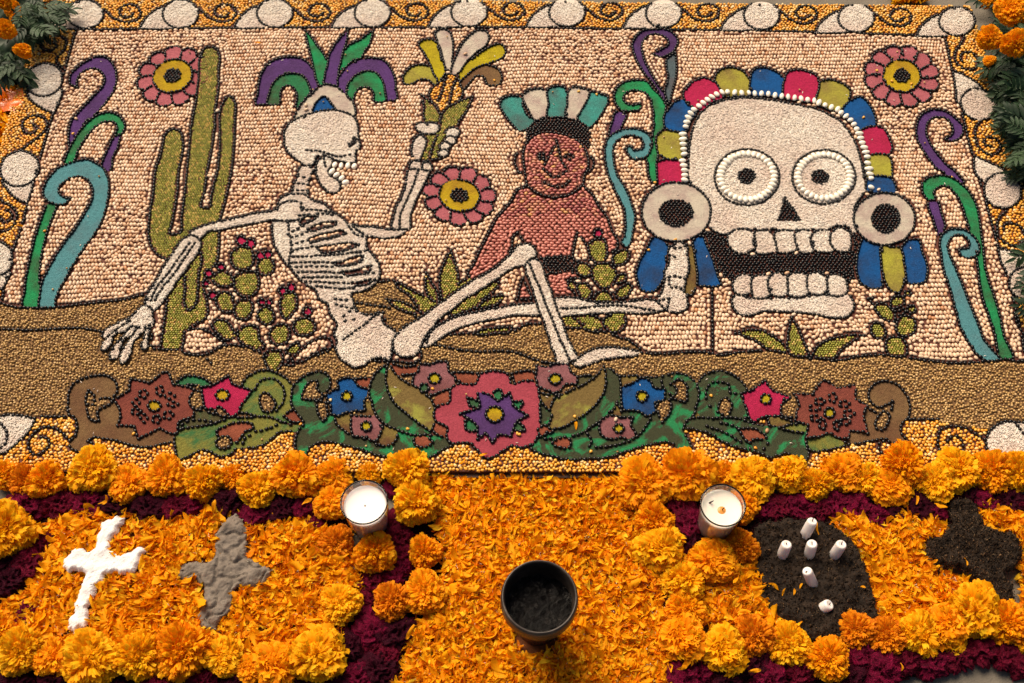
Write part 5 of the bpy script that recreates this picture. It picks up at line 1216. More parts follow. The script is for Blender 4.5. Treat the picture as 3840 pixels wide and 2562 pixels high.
bed(polyL, 'bed of loose orange marigold petals round the white cross and the grey cross', 7600)
bed(polyC, 'large bed of loose marigold petals round the black clay pot', 11500)
bed(polyR, 'strip of loose marigold petals between the soil patch and the dark soil cross', 2300)
bed(polyS, 'small patch of loose petals left of the soil with candle stubs', 900)
bed(polyF, 'patch of loose petals at the right edge beyond the soil cross', 900)
# ---- crosses and soil
SALT = plain('white_salt', (.88, .86, .86), .8, .03, 60, .0012, 420)
ASH = plain('grey_brown_ash', (.20, .165, .135), .95, .18, 50, .0016, 260)
SOIL = plain('dark_soil', (.020, .0115, .0065), .95, .6, 70, .003, 220)
o, *_ = heap('salt_cross', rough_poly(salt, 8, 1), .013, SALT, .0016, it=6, scale=45, amp=.3, rough=.0012, rscale=110, base=.016)
tag(o, 'cross of bright white salt heaped on the orange petals', 'salt cross')
o, *_ = heap('ash_cross', rough_poly(ash, 7, 2), .011, ASH, .0020, it=5, scale=30, amp=.5, rough=.0034, rscale=75, base=.016, crack=.006)
tag(o, 'cracked grey brown ash cross beside the white salt cross', 'ash cross')
o, sX, sY, sZ, _d = heap('soil_patch', rough_poly(soil1, 12, 3), .010, SOIL, .0026, it=5, scale=25, amp=.7, rough=.0050, rscale=90, base=.013); tag(o, 'dark crumbly soil patch with six white candle stubs in it', 'soil patch')
o, tX, tY, tZ, _d = heap('soil_cross', rough_poly(soil2, 10, 4), .016, SOIL, .0026, it=5, scale=25, amp=.6, rough=.0042, rscale=90, base=.014); tag(o, 'dark soil cross on petals at the right edge', 'soil cross')
def crumbs(X, Y, Z, n, mat, smin, smax, parent):
    k = rng.integers(0, len(X), n); V0 = np.array([(1, 0, 0), (-.5, .8, 0), (-.6, -.7, .1), (0, .1, .9), (.1, 0, -.8)]); T0 = np.array([(0, 1, 3), (1, 2, 3), (2, 0, 3), (1, 0, 4), (2, 1, 4), (0, 2, 4)])
    V = V0[None] * (rng.uniform(smin, smax, n) ** 1)[:, None, None] * rng.uniform(.6, 1.4, (n, 1, 3)); t = rng.random(n) * 6.28; c_, s2 = np.cos(t)[:, None], np.sin(t)[:, None]
    V = np.stack([V[..., 0] * c_ - V[..., 1] * s2, V[..., 0] * s2 + V[..., 1] * c_, V[..., 2]], -1) + np.stack([X[k] + rng.normal(0, .002, n), Y[k] + rng.normal(0, .002, n), Z[k] + .0006], -1)[:, None]
    o = mesh_obj('crumbs', V.reshape(-1, 3), (T0[None] + (np.arange(n) * 5)[:, None, None]).reshape(-1, 3), mat, parent=parent, smooth=False); o['kind'] = 'stuff'
SOILC = seed_mat('soil_crumb', [(0, (.010, .006, .0035)), (.75, (.035, .020, .011)), (.95, (.11, .06, .03)), (1, (.2, .12, .06))], .9, .2)
for ob, X, Y, Z in ((bpy.data.objects['soil_patch'], sX, sY, sZ), (bpy.data.objects['soil_cross'], tX, tY, tZ)): crumbs(X, Y, Z, 4200, SOILC, .0005, .0021, ob); crumbs(X, Y, Z, 260, SOILC, .002, .0042, ob)
TWIG = plain('dry_twig', (.20, .13, .07), .8, .4, 100)
for ob, X, Y, Z in ((bpy.data.objects['soil_patch'], sX, sY, sZ), (bpy.data.objects['soil_cross'], tX, tY, tZ)):
    v, t = slivers(X, Y, Z - .007, 90); o = mesh_obj('twigs', v, t, TWIG, parent=ob, smooth=False); o['kind'] = 'stuff'
# ---- cockscombs
CC = []
def comb_mat(name, cols):
    m, t, b = new_mat(name); n = noise_n(t, 3.2, 5, .65); r = ramp(t, cols, n.outputs[0])
    t.links.new(r.outputs[0], b.inputs['Base Color']); b.inputs['Roughness'].default_value = .75; b.inputs['Specular IOR Level'].default_value = .15
    b.inputs['Sheen Weight'].default_value = .04; b.inputs['Sheen Tint'].default_value = (1, .15, .4, 1); b.inputs['Sheen Roughness'].default_value = .4
    n2 = noise_n(t, 14, 4, .75); bump(t, b, n2.outputs[0], .14); return m
CM = [comb_mat('crimson_cockscomb', [(.35, (.17, .002, .020)), (.62, (.52, .010, .075))]), comb_mat('magenta_cockscomb', [(.35, (.16, .001, .025)), (.62, (.62, .008, .11))]), comb_mat('dark_wine_cockscomb', [(.35, (.035, .0008, .009)), (.62, (.15, .002, .030))])]
for k in range(5):
    nu, nv = 52, 30; V = []
    for j in range(nv):
        ph = math.pi * .62 * j / (nv - 1)
        for i in range(nu):
            a = 2 * math.pi * i / nu; d = Vector((math.sin(ph) * math.cos(a), math.sin(ph) * math.sin(a), math.cos(ph)))
            f = noise.noise(d * 1.7 + Vector((k * 7, 0, 0))); rdg = 1 - abs(noise.noise(d * 3.2 + Vector((0, k * 5, f * 2)))) * 2.4; fine = noise.noise(d * 13 + Vector((k, k, 0)))
            r_ = .72 + .30 * f + .26 * rdg + .09 * fine; V.append(tuple(d * r_))
    V = np.array(V); V[:, 2] *= .7
    T = grid_tris(nu, nv, True)
    # velvet fibres on the crests
    nf = 420; pk = rng.integers(nu, len(V), nf); p0 = V[pk]; nn = p0 / np.linalg.norm(p0, axis=1)[:, None]; sd_ = rng.normal(0, 1, (nf, 3)); sd_ -= nn * (sd_ * nn).sum(1)[:, None]; sd_ /= np.linalg.norm(sd_, axis=1)[:, None]
    F = np.stack([p0 - sd_ * .014, p0 + sd_ * .014, p0 + nn * rng.uniform(.07, .17, (nf, 1)) + sd_ * rng.normal(0, .03, (nf, 1))], 1).reshape(-1, 3)
    o = mesh_obj('cockscomb', np.concatenate([V, F]), np.concatenate([T, np.arange(nf * 3).reshape(-1, 3) + len(V)]), CM[0]); CC.append(o.data); bpy.data.objects.remove(o)
COMBS = """
105,1905,78,1,magenta cockscomb below the first marigolds at the far left
225,1895,70,0,crimson cockscomb below the large round marigold on the left
330,1890,66,1,magenta cockscomb between the left marigold row and the petal bed
430,1893,62,2,dark wine cockscomb under the left marigold row
560,1900,66,2,dark wine cockscomb under the orange marigold of the left row
660,1905,60,0,crimson cockscomb near the top of the ash cross
740,1890,62,1,magenta cockscomb left of the ash cross tip
860,1890,70,2,dark wine cockscomb below the small tucked marigold
960,1935,62,1,crimson cockscomb touching the top right of the ash cross
1060,1912,60,2,dark wine cockscomb below the lowest yellow marigold
1150,1905,52,1,magenta cockscomb left of the left glass candle
1185,1975,40,0,small crimson cockscomb beside the flattened marigold
170,2035,45,0,crimson cockscomb right of the large yellow marigold at the left edge
110,2120,70,0,crimson cockscomb diagonal of the left edge, upper one
40,2180,66,2,dark wine cockscomb at the left edge
20,2105,60,2,dark wine cockscomb under the large yellow marigold
100,2312,62,1,magenta cockscomb above the front row at the left
190,2345,46,1,magenta cockscomb with a green stem above the front row
230,2385,38,0,small crimson cockscomb behind the front row
1475,1960,42,0,small crimson cockscomb right of the left candle
1470,1830,34,1,small magenta cockscomb behind the left candle
1500,2015,52,0,crimson cockscomb below the large yellow marigold by the left candle
1500,2075,44,0,folded crimson cockscomb right of the candle's marigold
1515,2125,36,1,magenta cockscomb in the middle of the centre strip
1470,2165,48,1,magenta cockscomb above the withered marigold
1390,2185,56,0,crimson cockscomb with a pale crest, right of the yellow marigold
1372,2250,42,0,curly crimson cockscomb in the centre strip
1375,2310,44,1,magenta cockscomb left of the withered marigold's base
1400,2372,70,1,large magenta cockscomb below the withered marigold
1490,2375,76,2,large dark wine cockscomb right of the large magenta one
1268,2360,42,1,small magenta cockscomb above the largest yellow marigold
1310,2425,62,2,dark wine cockscomb right of the largest yellow marigold
1400,2440,48,0,curly crimson cockscomb low in the centre strip
1450,2455,48,0,second curly crimson cockscomb low in the centre strip
1410,2510,72,2,darkest wine cockscomb near the bottom edge
1345,2545,62,1,bright magenta cockscomb at the bottom edge of the centre strip
1260,2550,56,2,dark wine cockscomb at the bottom edge below the yellow marigold
1450,2560,50,2,dark wine cockscomb at the bottom edge beside the centre petals
2365,1985,34,1,small magenta cockscomb at the upper right of the centre petals
2545,1900,60,0,crimson cockscomb left of the burnt candle
2580,1965,66,1,magenta cockscomb against the left side of the burnt candle
2575,2035,50,2,dark wine cockscomb below the burnt candle's left side
2570,2085,36,1,small magenta cockscomb between two marigolds of the right chain
2490,2170,44,2,dark wine cockscomb at the edge of the centre petals
2500,2245,40,2,dark wine cockscomb hidden beside the marigold chain
2850,1900,58,1,magenta cockscomb right of the burnt candle
2915,1905,52,0,crimson cockscomb above the soil patch
2990,1900,56,1,magenta cockscomb above the highest candle stub
3070,1915,50,0,crimson cockscomb above the right part of the soil
3130,1890,60,1,magenta cockscomb below the fourth marigold of the right row
3210,1905,58,1,magenta cockscomb left of the low round marigold
3280,1935,52,1,magenta cockscomb below the low round marigold
3360,1925,46,2,dark wine cockscomb right of the low round marigold
3440,1900,60,2,dark wine cockscomb below the right row
3510,1925,44,1,magenta cockscomb left of the soil cross top
3620,1865,54,2,dark wine cockscomb above the soil cross
3690,1885,56,1,magenta cockscomb right of the soil cross top
3780,1880,62,2,dark wine cockscomb near the right edge
3835,1900,50,0,crimson cockscomb cut by the right edge
2640,2500,60,1,magenta cockscomb at the bottom below the chain
2560,2530,70,1,bright magenta cockscomb at the bottom edge right of the centre petals
2720,2545,66,2,dark wine cockscomb at the bottom edge
2830,2490,66,2,dark wine cockscomb below the dull marigold
2880,2550,72,1,magenta cockscomb at the bottom edge below the soil
3000,2520,66,0,crimson cockscomb at the bottom edge left of the lowest marigold
3190,2550,70,2,dark wine cockscomb right of the lowest marigold
3230,2460,66,1,magenta cockscomb below the button marigold
3300,2510,78,1,wide magenta cockscomb near the bare concrete
3400,2470,66,0,crimson cockscomb under the yellow marigold on the right
3490,2480,62,1,magenta cockscomb left of the bare concrete floor
3580,2450,62,0,crimson cockscomb above the bare concrete floor
3670,2425,66,0,crimson cockscomb beneath the largest yellow marigold
3760,2450,66,0,crimson cockscomb above the right part of the concrete
3830,2480,60,0,crimson cockscomb at the right edge above the concrete
60,2555,66,2,dark wine cockscomb at the bottom left corner
200,2558,60,2,dark wine cockscomb under the small marigold of the front row
440,2560,60,2,dark wine cockscomb under the gap of the front row
600,2560,62,0,crimson cockscomb at the bottom edge left of the wide marigold
760,2562,60,0,crimson cockscomb at the bottom edge right of the wide marigold
880,2560,56,2,dark wine cockscomb at the bottom edge under the tight marigold
960,2400,40,2,dark wine cockscomb right of the ash cross foot
1110,2575,60,2,dark wine cockscomb under the largest yellow marigold
"""
for ln in COMBS.strip().split('\n'):
    a = ln.split(',', 4); x, y, r, c_ = float(a[0]), float(a[1]), float(a[2]) * 1.12, int(a[3]); z = .004; R_ = mpp(x, y) * r
    o = bpy.data.objects.new('cockscomb', matcopy(CC[rng.integers(5)], CM[c_])); C.objects.link(o); o.location = P(x, y, .006); o.scale = (R_ * rng.uniform(.9, 1.15), R_ * rng.uniform(.9, 1.15), min(R_ * 1.05, .042)); o.rotation_euler = (0, 0, rng.random() * 6.28)
    tag(o, a[4].strip(), 'cockscomb flower', 'cockscomb heads between the marigolds')
# low sheet under the cockscombs, the shade among them put into its dark colour
for poly, lab in (([(-60,1860),(600,1870),(1200,1850),(1330,1850),(1330,2010),(1120,1990),(900,1970),(500,1960),(190,2000),(150,2110),(100,2230),(-60,2300)], 'dark sheet for the shaded cockscomb mass below the left marigold row'),
                  ([(1440,1960),(1600,1900),(1660,2000),(1680,2100),(1630,2260),(1560,2380),(1540,2500),(1470,2640),(1180,2640),(1250,2420),(1300,2300),(1400,2180)], 'dark sheet for the shaded cockscomb mass of the centre strip'),
                  ([(2380,1880),(2700,1850),(3840,1840),(3900,1840),(3900,1990),(3500,1975),(3100,1990),(2850,2010),(2700,2080),(2650,2220),(2560,2300),(2480,2180),(2420,2050)], 'dark sheet for the shaded cockscomb mass below the right marigold row'),
                  ([(2450,2450),(2900,2440),(3300,2410),(3900,2380),(3900,2490),(3700,2480),(3500,2520),(3390,2560),(3340,2640),(2480,2640)], 'dark sheet for the shaded cockscomb mass behind the bare concrete'),
                  ([(-80,2440),(600,2470),(1250,2460),(1250,2650),(-80,2650)], 'dark sheet for the shaded cockscomb mass along the bottom left edge')):
    o, *_ = heap('cockscomb_shade_sheet', rough_poly(poly, 10, 6), .006, comb_mat('litter', [(.3, (.005, .0005, .001)), (.7, (.03, .001, .005))]) if 'LM' not in globals() else LM, .006, it=3, scale=30, amp=1.0, rough=.003, rscale=80)  # near-black wine colour stands for the shade between the heads
    LM = o.data.materials[0]; tag(o, lab, 'flower shade sheet', kind='stuff')
# ---- loose petals that lie apart on other things
def lone_petal(x, y, z, L, label, group=None, parent=None):
    V, T = PT[rng.integers(len(PT))]; px, py, _ = P(x, y, z); o = mesh_obj('marigold_petal', V * L, T, PM['c']); o.location = (px, py, z); o.rotation_euler = (rng.normal(0, .25), rng.normal(0, .25), rng.random() * 6.28)
    tag(o, label, 'petal', group)
for a in [(966,160,ZB+.007,.014,'single orange petal on the pale beans right of the tall cactus'), (2160,1595,ZB+.005,.018,'pointed orange petal lying on the green leaf right of the big rose flower'), (2127,1735,ZB+.008,.014,'orange petal standing in the corn under the right green scroll'),
          (1812,1705,ZB+.008,.017,'orange petal beside the bottom lobe of the big rose flower'), (1735,1732,ZB+.008,.015,'yellowish petal lying on the corn left of the rose flower'), (75,845,ZB+.008,.014,'thin orange petal on the corn of the left border'),
          (100,1712,ZB+.008,.018,'orange petal on the corn above the first marigolds'), (2937,2220,.028,.014,'orange petal on the soil left of the tilted candle stub'), (2980,2222,.028,.012,'curled orange petal on the soil below the tilted candle stub'), (3003,2195,.028,.011,'small upright orange petal beside the tilted candle stub'),
          (3000,2337,.026,.012,'orange petal on the soil above the front marigolds'), (2905,2195,.026,.020,'pair of thin petals on the left end of the soil'), (3235,2200,.024,.010,'tiny orange petal on the right part of the soil'), (3500,2110,.036,.018,'thin curled petal on the left arm of the soil cross'),
          (3625,2105,.036,.014,'orange petal in the middle of the soil cross'), (400,1880,.045,.022,'curled orange petal on the crimson cockscombs of the left row'), (280,1950,.04,.022,'orange petal draped over the left cockscombs'), (20,1880,.04,.022,'yellow petal at the far left above the yellow marigold'),
          (1410,2290,.045,.018,'small petal on the centre cockscomb strip'), (1150,1880,.045,.02,'yellow petal hanging beside the left candle'), (2560,2505,.035,.022,'orange petal on the magenta cockscomb at the bottom'), (2830,2515,.035,.02,'orange petal on dark cockscombs at the bottom edge'),
          (3440,1870,.05,.022,'yellow petal between marigolds of the right row'), (3530,1895,.045,.022,'yellow petal left of the soil cross top'), (3385,2500,.03,.012,'small petal on the magenta cockscomb by the concrete')]: lone_petal(*a)
for x, y, lab in [(800,1900,'uppermost stray petal right of the ash cross top'),(830,1940,'stray petal lying between the ash cross and the dark cockscombs'),(560,1950,'stray petal at the upper edge of the left bed between the crosses'),(700,1945,'stray petal hanging over the cockscomb left of the ash cross top'),
    (3060,1975,'stray petal right beside the highest candle stub'),(3130,1950,'stray petal at the upper soil edge below magenta cockscombs'),(3190,1960,'curled stray petal at the upper right corner of the soil patch'),(3760,1905,'stray petal on dark cockscombs right of the soil cross top'),
    (1540,2370,'stray petal on the left edge of the centre bed below the withered marigold'),(1520,2500,'stray petal on dark cockscombs at the lower left edge of the centre bed'),(2760,2170,'stray petal below the dull marigold next to the burnt candle'),(2840,2230,'stray petal at the left rim of the soil beside the marigold chain'),
    (2790,2290,'stray petal above the yellow marigold in front of the soil'),(150,1990,'stray petal in the upper left corner above the white cross'),(180,2070,'stray petal left of the white cross on the crimson cockscomb')]:
    lone_petal(x, y, .042, rng.uniform(.020, .028), lab, 'stray petals at the bed edges')
# stray kernels on the coloured sand
for x, y, lab in [(2155,1567,'yellow corn kernel stranded on the leaf right of the rose flower'), (2215,1698,'yellow corn kernel stranded on the green scroll right of the rose flower'), (1940,1630,'left one of two corn kernels on the rose flower sand'), (1947,1634,'right one of two corn kernels on the rose flower sand'), (277,507,'orange kernel stranded on the lower purple plume'), (2455,690,'orange kernel stranded at the foot of the green plume beside the skull')]:
    px, py, _ = P(x, y, ZB); o = mesh_obj('corn_kernel', TPL['corn'][0] * [.0078, .006, .0046], TPL['corn'][1], MAT['corn']); o.location = (px, py, ZB + .005); o.rotation_euler = (0, 0, rng.random() * 6); tag(o, lab, 'corn kernel')
# ---- glass candles
def glass_mat():
    m, t, b = new_mat('clear_glass'); b.inputs['Base Color'].default_value = (.97, .96, .95, 1); b.inputs['Transmission Weight'].default_value = 1; b.inputs['Roughness'].default_value = .02; b.inputs['IOR'].default_value = 1.45; return m
GL = glass_mat()
def wax_mat(name, col):
    m, t, b = new_mat(name); n = noise_n(t, 30, 3, .5); r = ramp(t, [(.3, tuple(c * .96 for c in col)), (.7, col)], n.outputs[0]); t.links.new(r.outputs[0], b.inputs['Base Color'])
    b.inputs['Roughness'].default_value = .32; b.inputs['Subsurface Weight'].default_value = .25; b.inputs['Subsurface Radius'].default_value = (.01, .006, .004); b.inputs['Subsurface Scale'].default_value = 1; return m
WAX1 = wax_mat('pinkish_white_wax', (.90, .82, .80)); WAX2 = wax_mat('cream_wax', (.92, .86, .74)); WICK = plain('burnt_wick', (.01, .008, .007), .9, .3, 200)
MELT = plain('melted_amber_wax', (.75, .30, .06), .2, .1, 50)
def glass_candle(x, y, H, rpx, label, wax, burnt):
    r = mpp(x, y, H) * rpx; bx_, by_, _ = P(x, y, H); rb = r * .80; e = tag(empty('glass_candle', (bx_, by_, 0)), label, 'glass candle')
    th = .0022; prof = [(rb * .9, 0), (rb, .003)] + [(rb + (r - rb) * (z / H) ** .8, z) for z in np.linspace(.01, H - .003, 14)] + [(r, H - .001), (r - th * .5, H), (r - th, H - .001)] + [(rb + (r - rb) * (z / H) ** .8 - th, z) for z in np.linspace(H - .004, .01, 14)] + [(rb - th * 1.5, .008)]
    V, T = lathe(prof, 64, True, True); mesh_obj('glass', V, T, GL, parent=e)
    wz = H - .016; rw = lambda z: rb + (r - rb) * (z / H) ** .8 - th - .0006
    pr = [(rw(.012) * .98, .0095)] + [(rw(z), z) for z in np.linspace(.012, wz - .001, 8)] + [(rw(wz) - .001, wz)]
    pr += [(rw(wz) * k, wz - (.003 * (1 - k) if burnt else .0008 * (1 - k))) for k in (.9, .7, .5, .3, .12)]
    V, T = lathe(pr, 56, True, True); mesh_obj('wax', V, T, wax, parent=e)
    if burnt:
        V, T = lathe([(.0006, -.002), (.001, .004), (.0008, .008), (.0003, .0105)], 7, False, True); V[:, 0] += V[:, 2] ** 2 * 22; mesh_obj('wick', V, T, WICK, parent=e).location = (.001, -.002, wz - .002)
        V, T = lathe([(.0075, 0), (.006, .0005), (.0, .0007)], 20); mesh_obj('melted_wax', V, T, MELT, parent=e).location = (0, -.003, wz - .0024)
        V, T = lathe([(.0016, 0), (.001, .007), (.0002, .011)], 6, True, True); V[:, 0] += V[:, 2] * .5; mesh_obj('burnt_match', V, T, WICK, parent=e).location = (-r * .5, .010, wz - .001)
    else:
        V, T = lathe([(.0016, 0), (.0014, .0012), (.0004, .0016)], 7, False, True); mesh_obj('wick', V, T, WICK, parent=e).location = (0, -.001, wz - .0012)
    return e
glass_candle(1365, 1881, .105, 90, 'glass candle with smooth unburnt white wax, on the left', WAX1, False)
glass_candle(2712, 1893, .105, 86, 'burnt glass candle with cream wax, wick and a black match end, on the right', WAX2, True)
# ---- six white candle stubs standing in the soil: top centre px, base px, radius px
WAX3 = wax_mat('white_candle_wax', (.86, .80, .77))
for (tx, ty, bx_, by_, rp, wk, lab) in [(3048,1953,3010,2022,20,0,'highest and tallest white candle stub in the soil, black wick'), (2951,2040,2927,2096,20,1,'leftmost white candle stub in the soil'), (3046,2038,3032,2090,20,0,'middle white candle stub of the row of three'), (3157,2040,3122,2092,20.5,0,'rightmost white candle stub leaning over the soil'),
                                    (3026,2140,3052,2200,20,2,'white candle stub tilted back with its wick burnt down'), (3112,2266,3072,2290,22,3,'lowest white candle stub, almost lying on the soil')]:
    L_ = {0: .052, 1: .045, 2: .045, 3: .04}[wk]
    zb = .012; B = Vector(P(bx_, by_, zb)); zt = zb + (.045 if wk < 3 else .022) ; Tp = Vector(P(tx, ty, zt)); ax = (Tp - B); L_ = ax.length; r = mpp(tx, ty, zt) * rp
    e = tag(empty('candle_stub', tuple(B)), lab, 'candle', 'white candle stubs in the soil'); e.rotation_mode = 'QUATERNION'; e.rotation_quaternion = ax.normalized().to_track_quat('Z', 'Y')
    prof = [(r * 1.02, -.006), (r * 1.02, L_ * .5), (r * .98, L_ - .004), (r * .90, L_ - .0012), (r * .74, L_), (r * .55, L_ - .0006), (r * .25, L_ - .0016)]
    V, T = lathe(prof, 28, True, True); V[:, :2] *= (1 + .03 * np.sin(V[:, 2:3] * 300 + 2)); mesh_obj('wax', V, T, WAX3, parent=e)
    hw = .007 if wk == 0 else .0035
    V, T = lathe([(.0009, -.001), (.0009, hw * .5), (.0006, hw)], 6, False, True); V[:, 0] += (V[:, 2] > hw * .4) * (.0015 if wk != 2 else .005) * V[:, 2] / hw; mesh_obj('wick', V, T, WICK, parent=e).location = (0, .0, L_ - .001)
# ---- clay pot
def pot_mat():
    m, t, b = new_mat('burnished_black_clay'); n = noise_n(t, 18, 6, .65); r = ramp(t, [(.3, (.012, .009, .007)), (.52, (.035, .024, .018)), (.72, (.10, .075, .058))], n.outputs[0]); t.links.new(r.outputs[0], b.inputs['Base Color'])
    b.inputs['Roughness'].default_value = .42; n2 = noise_n(t, 90, 4, .6); bump(t, b, n2.outputs[0], .0008); return m
PC = pot_mat(); BRN = plain('brown_burnished_clay', (.085, .035, .016), .35, .35, 30, .0006, 90)
H = .170; rp = mpp(2023, 2236, H) * 147; bx_, by_, _ = P(2023, 2238, H)
pot = tag(empty('clay_pot', (bx_, by_, .004)), 'black clay pot with burnt resin inside, standing on the petals', 'clay pot')
prof = [(rp * .54, 0), (rp * .56, .010), (rp * .55, .03), (rp * .54, .05), (rp * .56, .075), (rp * .72, .096), (rp * .90, .115), (rp * .975, .134)]
V, T = lathe(prof, 64, True); mesh_obj('foot_and_belly', V, T, BRN, parent=pot)
V, T = lathe([(rp * .975, .134), (rp * .99, .140), (rp * 1.0, .152), (rp * .99, .162), (rp * .955, .1690), (rp * .92, .1690), (rp * .895, .165), (rp * .88, .155), (rp * .87, .14), (rp * .84, .12), (rp * .7, .104), (rp * .4, .096), (0.0001, .094)], 72); mesh_obj('bowl', V, T, PC, parent=pot)
V, T = lathe([(rp * .977, .1325), (rp * .986, .1340), (rp * .985, .1355)], 64); mesh_obj('groove', V, T, plain('ochre_line', (.25, .10, .02), .5, .2), parent=pot)
def resin_mat():
    m, t, b = new_mat('charred_resin'); na = noise_n(t, 60, 6, .75); ra = ramp(t, [(.50, (.005, .004, .004)), (.62, (.03, .025, .022)), (.72, (.14, .12, .11))], na.outputs[0]); t.links.new(ra.outputs[0], b.inputs['Base Color']); b.inputs['Roughness'].default_value = .12; b.inputs['Specular IOR Level'].default_value = .6
    n2 = noise_n(t, 160, 7, .8); bump(t, b, n2.outputs[0], .012); return m
V = []; nu, nv = 90, 34
for j in range(nv):
    for i in range(nu):
        rr = rp * .865 * j / (nv - 1) + .0002; a = 2 * math.pi * i / nu; x, y = rr * math.cos(a), rr * math.sin(a)
        z = .128 + .008 * noise.noise((x * 40, y * 40, 2)) + .007 * noise.noise((x * 110, y * 110, 5)) + .003 * noise.noise((x * 300, y * 300, 5)) - .012 * (y / rp) + .004 * (1 - abs(noise.noise((x * 70, y * 70, 8))) * 3)
        V.append((x, y, z))
RS = resin_mat(); mesh_obj('burnt_resin', V, grid_tris(nu, nv, True), RS, parent=pot)
# ---- leaves of the marigold plants standing at both sides
def leaf_mesh(seed, npair=5):
    R_ = np.random.default_rng(seed); V, T = [], []; droop = R_.uniform(.1, .5)
    def blade(p, ang, L):
        b = len(V); n = 5; w_ = L * .16; c_, s_ = math.cos(ang), math.sin(ang)
        for k in range(n):
            t = k / (n - 1); ww = w_ * math.sin(math.pi * min(1, t * .92 + .04)) ** .8 + .0001; x = L * t
            for s2 in (-1, 0, 1): V.append((p[0] + x * c_ - s2 * ww * s_, p[1] + x * s_ + s2 * ww * c_, p[2] + (-.25 * L * t * t * R_.uniform(.7, 1.3)) + (0 if s2 == 0 else ww * .35)))
        for tt in grid_tris(3, n): T.append(tuple(tt + b))
    for k in range(npair):
        t = .22 + .7 * k / npair; p = (t, 0, -droop * t * t * .5); L = .36 * math.sin(math.pi * (t * .8 + .12)) + .06
        for s_ in (-1, 1): blade(p, s_ * R_.uniform(.7, 1.0), L)
    blade((.86, 0, -droop * .37), 0, .32)
    b = len(V); ns = 6
    for k in range(ns):
        t = .9 * k / (ns - 1)
        for (yy, zz) in ((-.010, 0), (.010, 0), (0, .014)): V.append((t, yy, zz - droop * t * t * .5))
    for k in range(ns - 1):
        for q in range(3): a0 = b + k * 3 + q; a1 = b + k * 3 + (q + 1) % 3; T.append((a0, a1, a1 + 3)); T.append((a0, a1 + 3, a0 + 3))
    return np.array(V), np.array(T)
LM_ = []
for k in range(6):
    o = mesh_obj('leaf', *leaf_mesh(k), GREEN if k % 3 else DGREEN); LM_.append(o.data); bpy.data.objects.remove(o)
def plant(label, cpx, zc, leaves, flowers, Lr=(.06, .10)):
    e = tag(empty('marigold_plant', P(cpx[0], cpx[1], 0)), label, 'marigold plant'); E = Vector(e.location)
    for (x, y, z, az) in leaves:
        o = bpy.data.objects.new('leaf', LM_[rng.integers(6)]); C.objects.link(o); o.parent = e; o.location = Vector(P(x, y, z)) - E; L = rng.uniform(*Lr)
        o.scale = (L, L, L); o.rotation_euler = (rng.normal(0, .4), rng.normal(.15, .35), az + rng.normal(0, .35))
    for (x, y, r, z) in flowers:
        marigold(x, y, r, 'o', None, None, z=z, parent=e, name='flower', lean=.5)
        p = Vector(P(x, y, z)); b = E + Vector((rng.normal(0, .02), rng.normal(0, .02), 0)); d = (p - b); V, T = lathe([(.003, 0), (.0025, d.length * .5), (.002, d.length - .01)], 6)
        s_ = mesh_obj('stem', V, T, GREEN, parent=e); s_.location = b - E; s_.rotation_mode = 'QUATERNION'; s_.rotation_quaternion = d.to_track_quat('Z', 'Y')
    return e
lv = []
for k in range(46):
    x = rng.uniform(70, 175); y = rng.uniform(-30, 120); 
    if x > 190 - y * .5: continue
    lv.append((x, y, rng.uniform(.03, .10), rng.uniform(-1.6, .6)))
for k in range(16): lv.append((rng.uniform(-20, 90), rng.uniform(150, 250), rng.uniform(.03, .08), rng.uniform(-2.4, -.6)))
lv += [(150,60,.07,-.6),(160,20,.08,-.3),(140,100,.06,-.9),(120,40,.09,-.5),(165,80,.07,-1.0),(100,130,.07,-1.3),(70,170,.06,-1.6),(60,210,.05,-1.4),(85,235,.04,-1.5)]
plant('leafy marigold plant with small orange flowers at the upper left corner', (60, 100), 0, lv, [(22,112,42,.12),(86,190,36,.12),(12,8,34,.12),(50,36,36,.06),(62,66,30,.05)], (.045, .075))
lv = []
for k in range(120):
    y = rng.uniform(-20, 640); xe = 3690 + (y - 0) * .235 if y < 420 else 3770 + (y - 420) * .25
    lv.append((rng.uniform(xe + 60, 3920), y, rng.uniform(.03, .11), rng.uniform(1.6, 4.6)))
for k in range(26): y = rng.uniform(200, 620); lv.append((3775 + (y - 200) * .25 + rng.uniform(15, 50), y, rng.uniform(.04, .10), rng.uniform(2.6, 4.2)))
for k in range(10): y = rng.uniform(640, 1250); lv.append((rng.uniform(3920, 3990), y, rng.uniform(.02, .10), rng.uniform(2.6, 4.0)))
plant('leafy marigold plant with big orange flowers at the upper right corner', (3860, 300), 0, lv, [(3791,37,68,.15),(3713,143,54,.14),(3803,163,58,.145),(3710,229,27,.07),(3700,2,30,.09),(3836,60,40,.08)], (.05, .085))
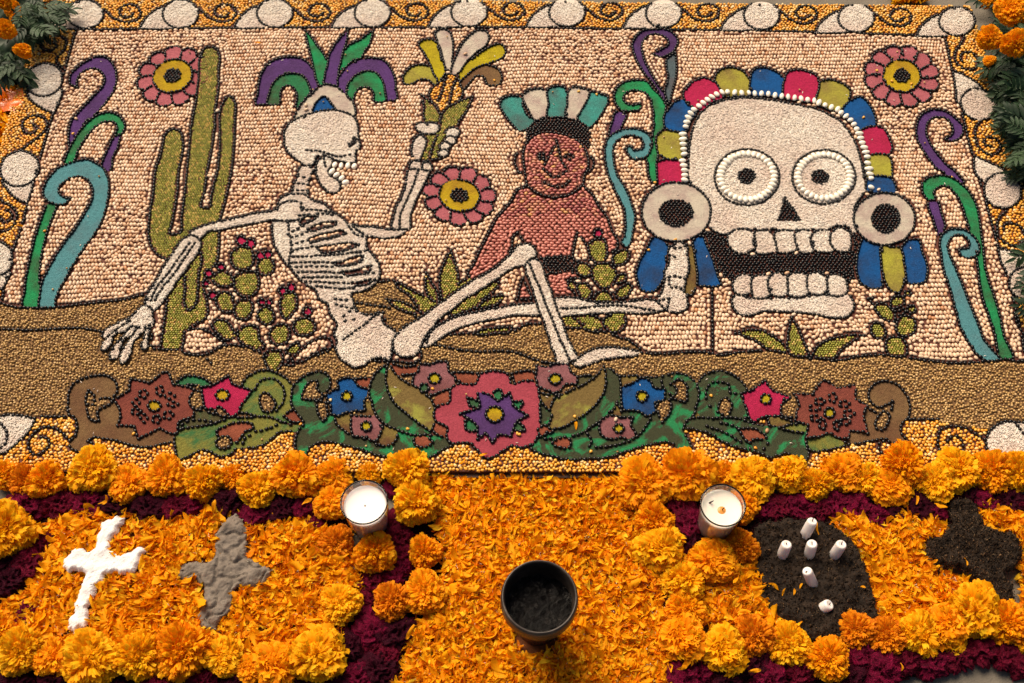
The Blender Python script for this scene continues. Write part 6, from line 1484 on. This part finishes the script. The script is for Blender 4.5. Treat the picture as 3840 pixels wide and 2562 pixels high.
# darker undergrowth beneath both plants
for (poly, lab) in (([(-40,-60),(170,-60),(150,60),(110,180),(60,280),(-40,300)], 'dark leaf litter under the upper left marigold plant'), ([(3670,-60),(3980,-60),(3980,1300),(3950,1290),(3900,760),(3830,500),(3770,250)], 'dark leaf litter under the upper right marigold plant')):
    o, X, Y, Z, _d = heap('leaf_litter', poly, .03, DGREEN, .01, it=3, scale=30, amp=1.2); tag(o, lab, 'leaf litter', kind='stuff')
# petals beside the panel at the left and behind it
bed([(-120,280),(60,270),(90,330),(60,480),(0,640),(-60,760),(-200,760)], 'patch of loose orange petals beyond the left edge of the panel', 1300)
bed([(3330,-90),(3470,-90),(3475,2),(3420,8),(3340,2)], 'small heap of orange petals behind the panel at the top', 300)
film = plain('orange_film', (.90, .17, .01), .25, .12, 20, .002, 40, .6)
V = []; nu, nv = 16, 10
for j in range(nv):
    for i in range(nu):
        px, py, _ = P(-140 + 228 * i / (nu - 1), 328 + 86 * j / (nv - 1), .03); V.append((px, py, .028 + .004 * math.sin(i * .9 + j * .4) + .003 * math.sin(j * 1.3)))
Vt = V + [(a, b, c - .0012) for a, b, c in V]; gt = grid_tris(nu, nv); 
o = mesh_obj('plastic_strip', Vt, np.concatenate([gt[:, ::-1], gt + nu * nv]), film); tag(o, 'orange plastic strip lying on petals at the left edge', 'plastic strip')
# dark box edge behind the top of the panel
V, T = [], []
def boxmesh(x0, x1, y0, y1, z0, z1):
    V = [(x, y, z) for z in (z0, z1) for (x, y) in ((x0, y0), (x1, y0), (x1, y1), (x0, y1))]; return V, quads_to_tris(np.array([(0, 3, 2, 1), (4, 5, 6, 7), (0, 1, 5, 4), (1, 2, 6, 5), (2, 3, 7, 6), (3, 0, 4, 7)]))
a = P(1900, -14, 0); b = P(3290, -20, 0)
o = mesh_obj('black_cloth_step', *boxmesh(-1.3, P(3265, -8, .0)[0], 2.085, 2.35, 0, .05), plain('black_cloth', (.006, .006, .007), .9, .3, 60), smooth=False); tag(o, 'black covered step behind the top edge of the panel', 'step')
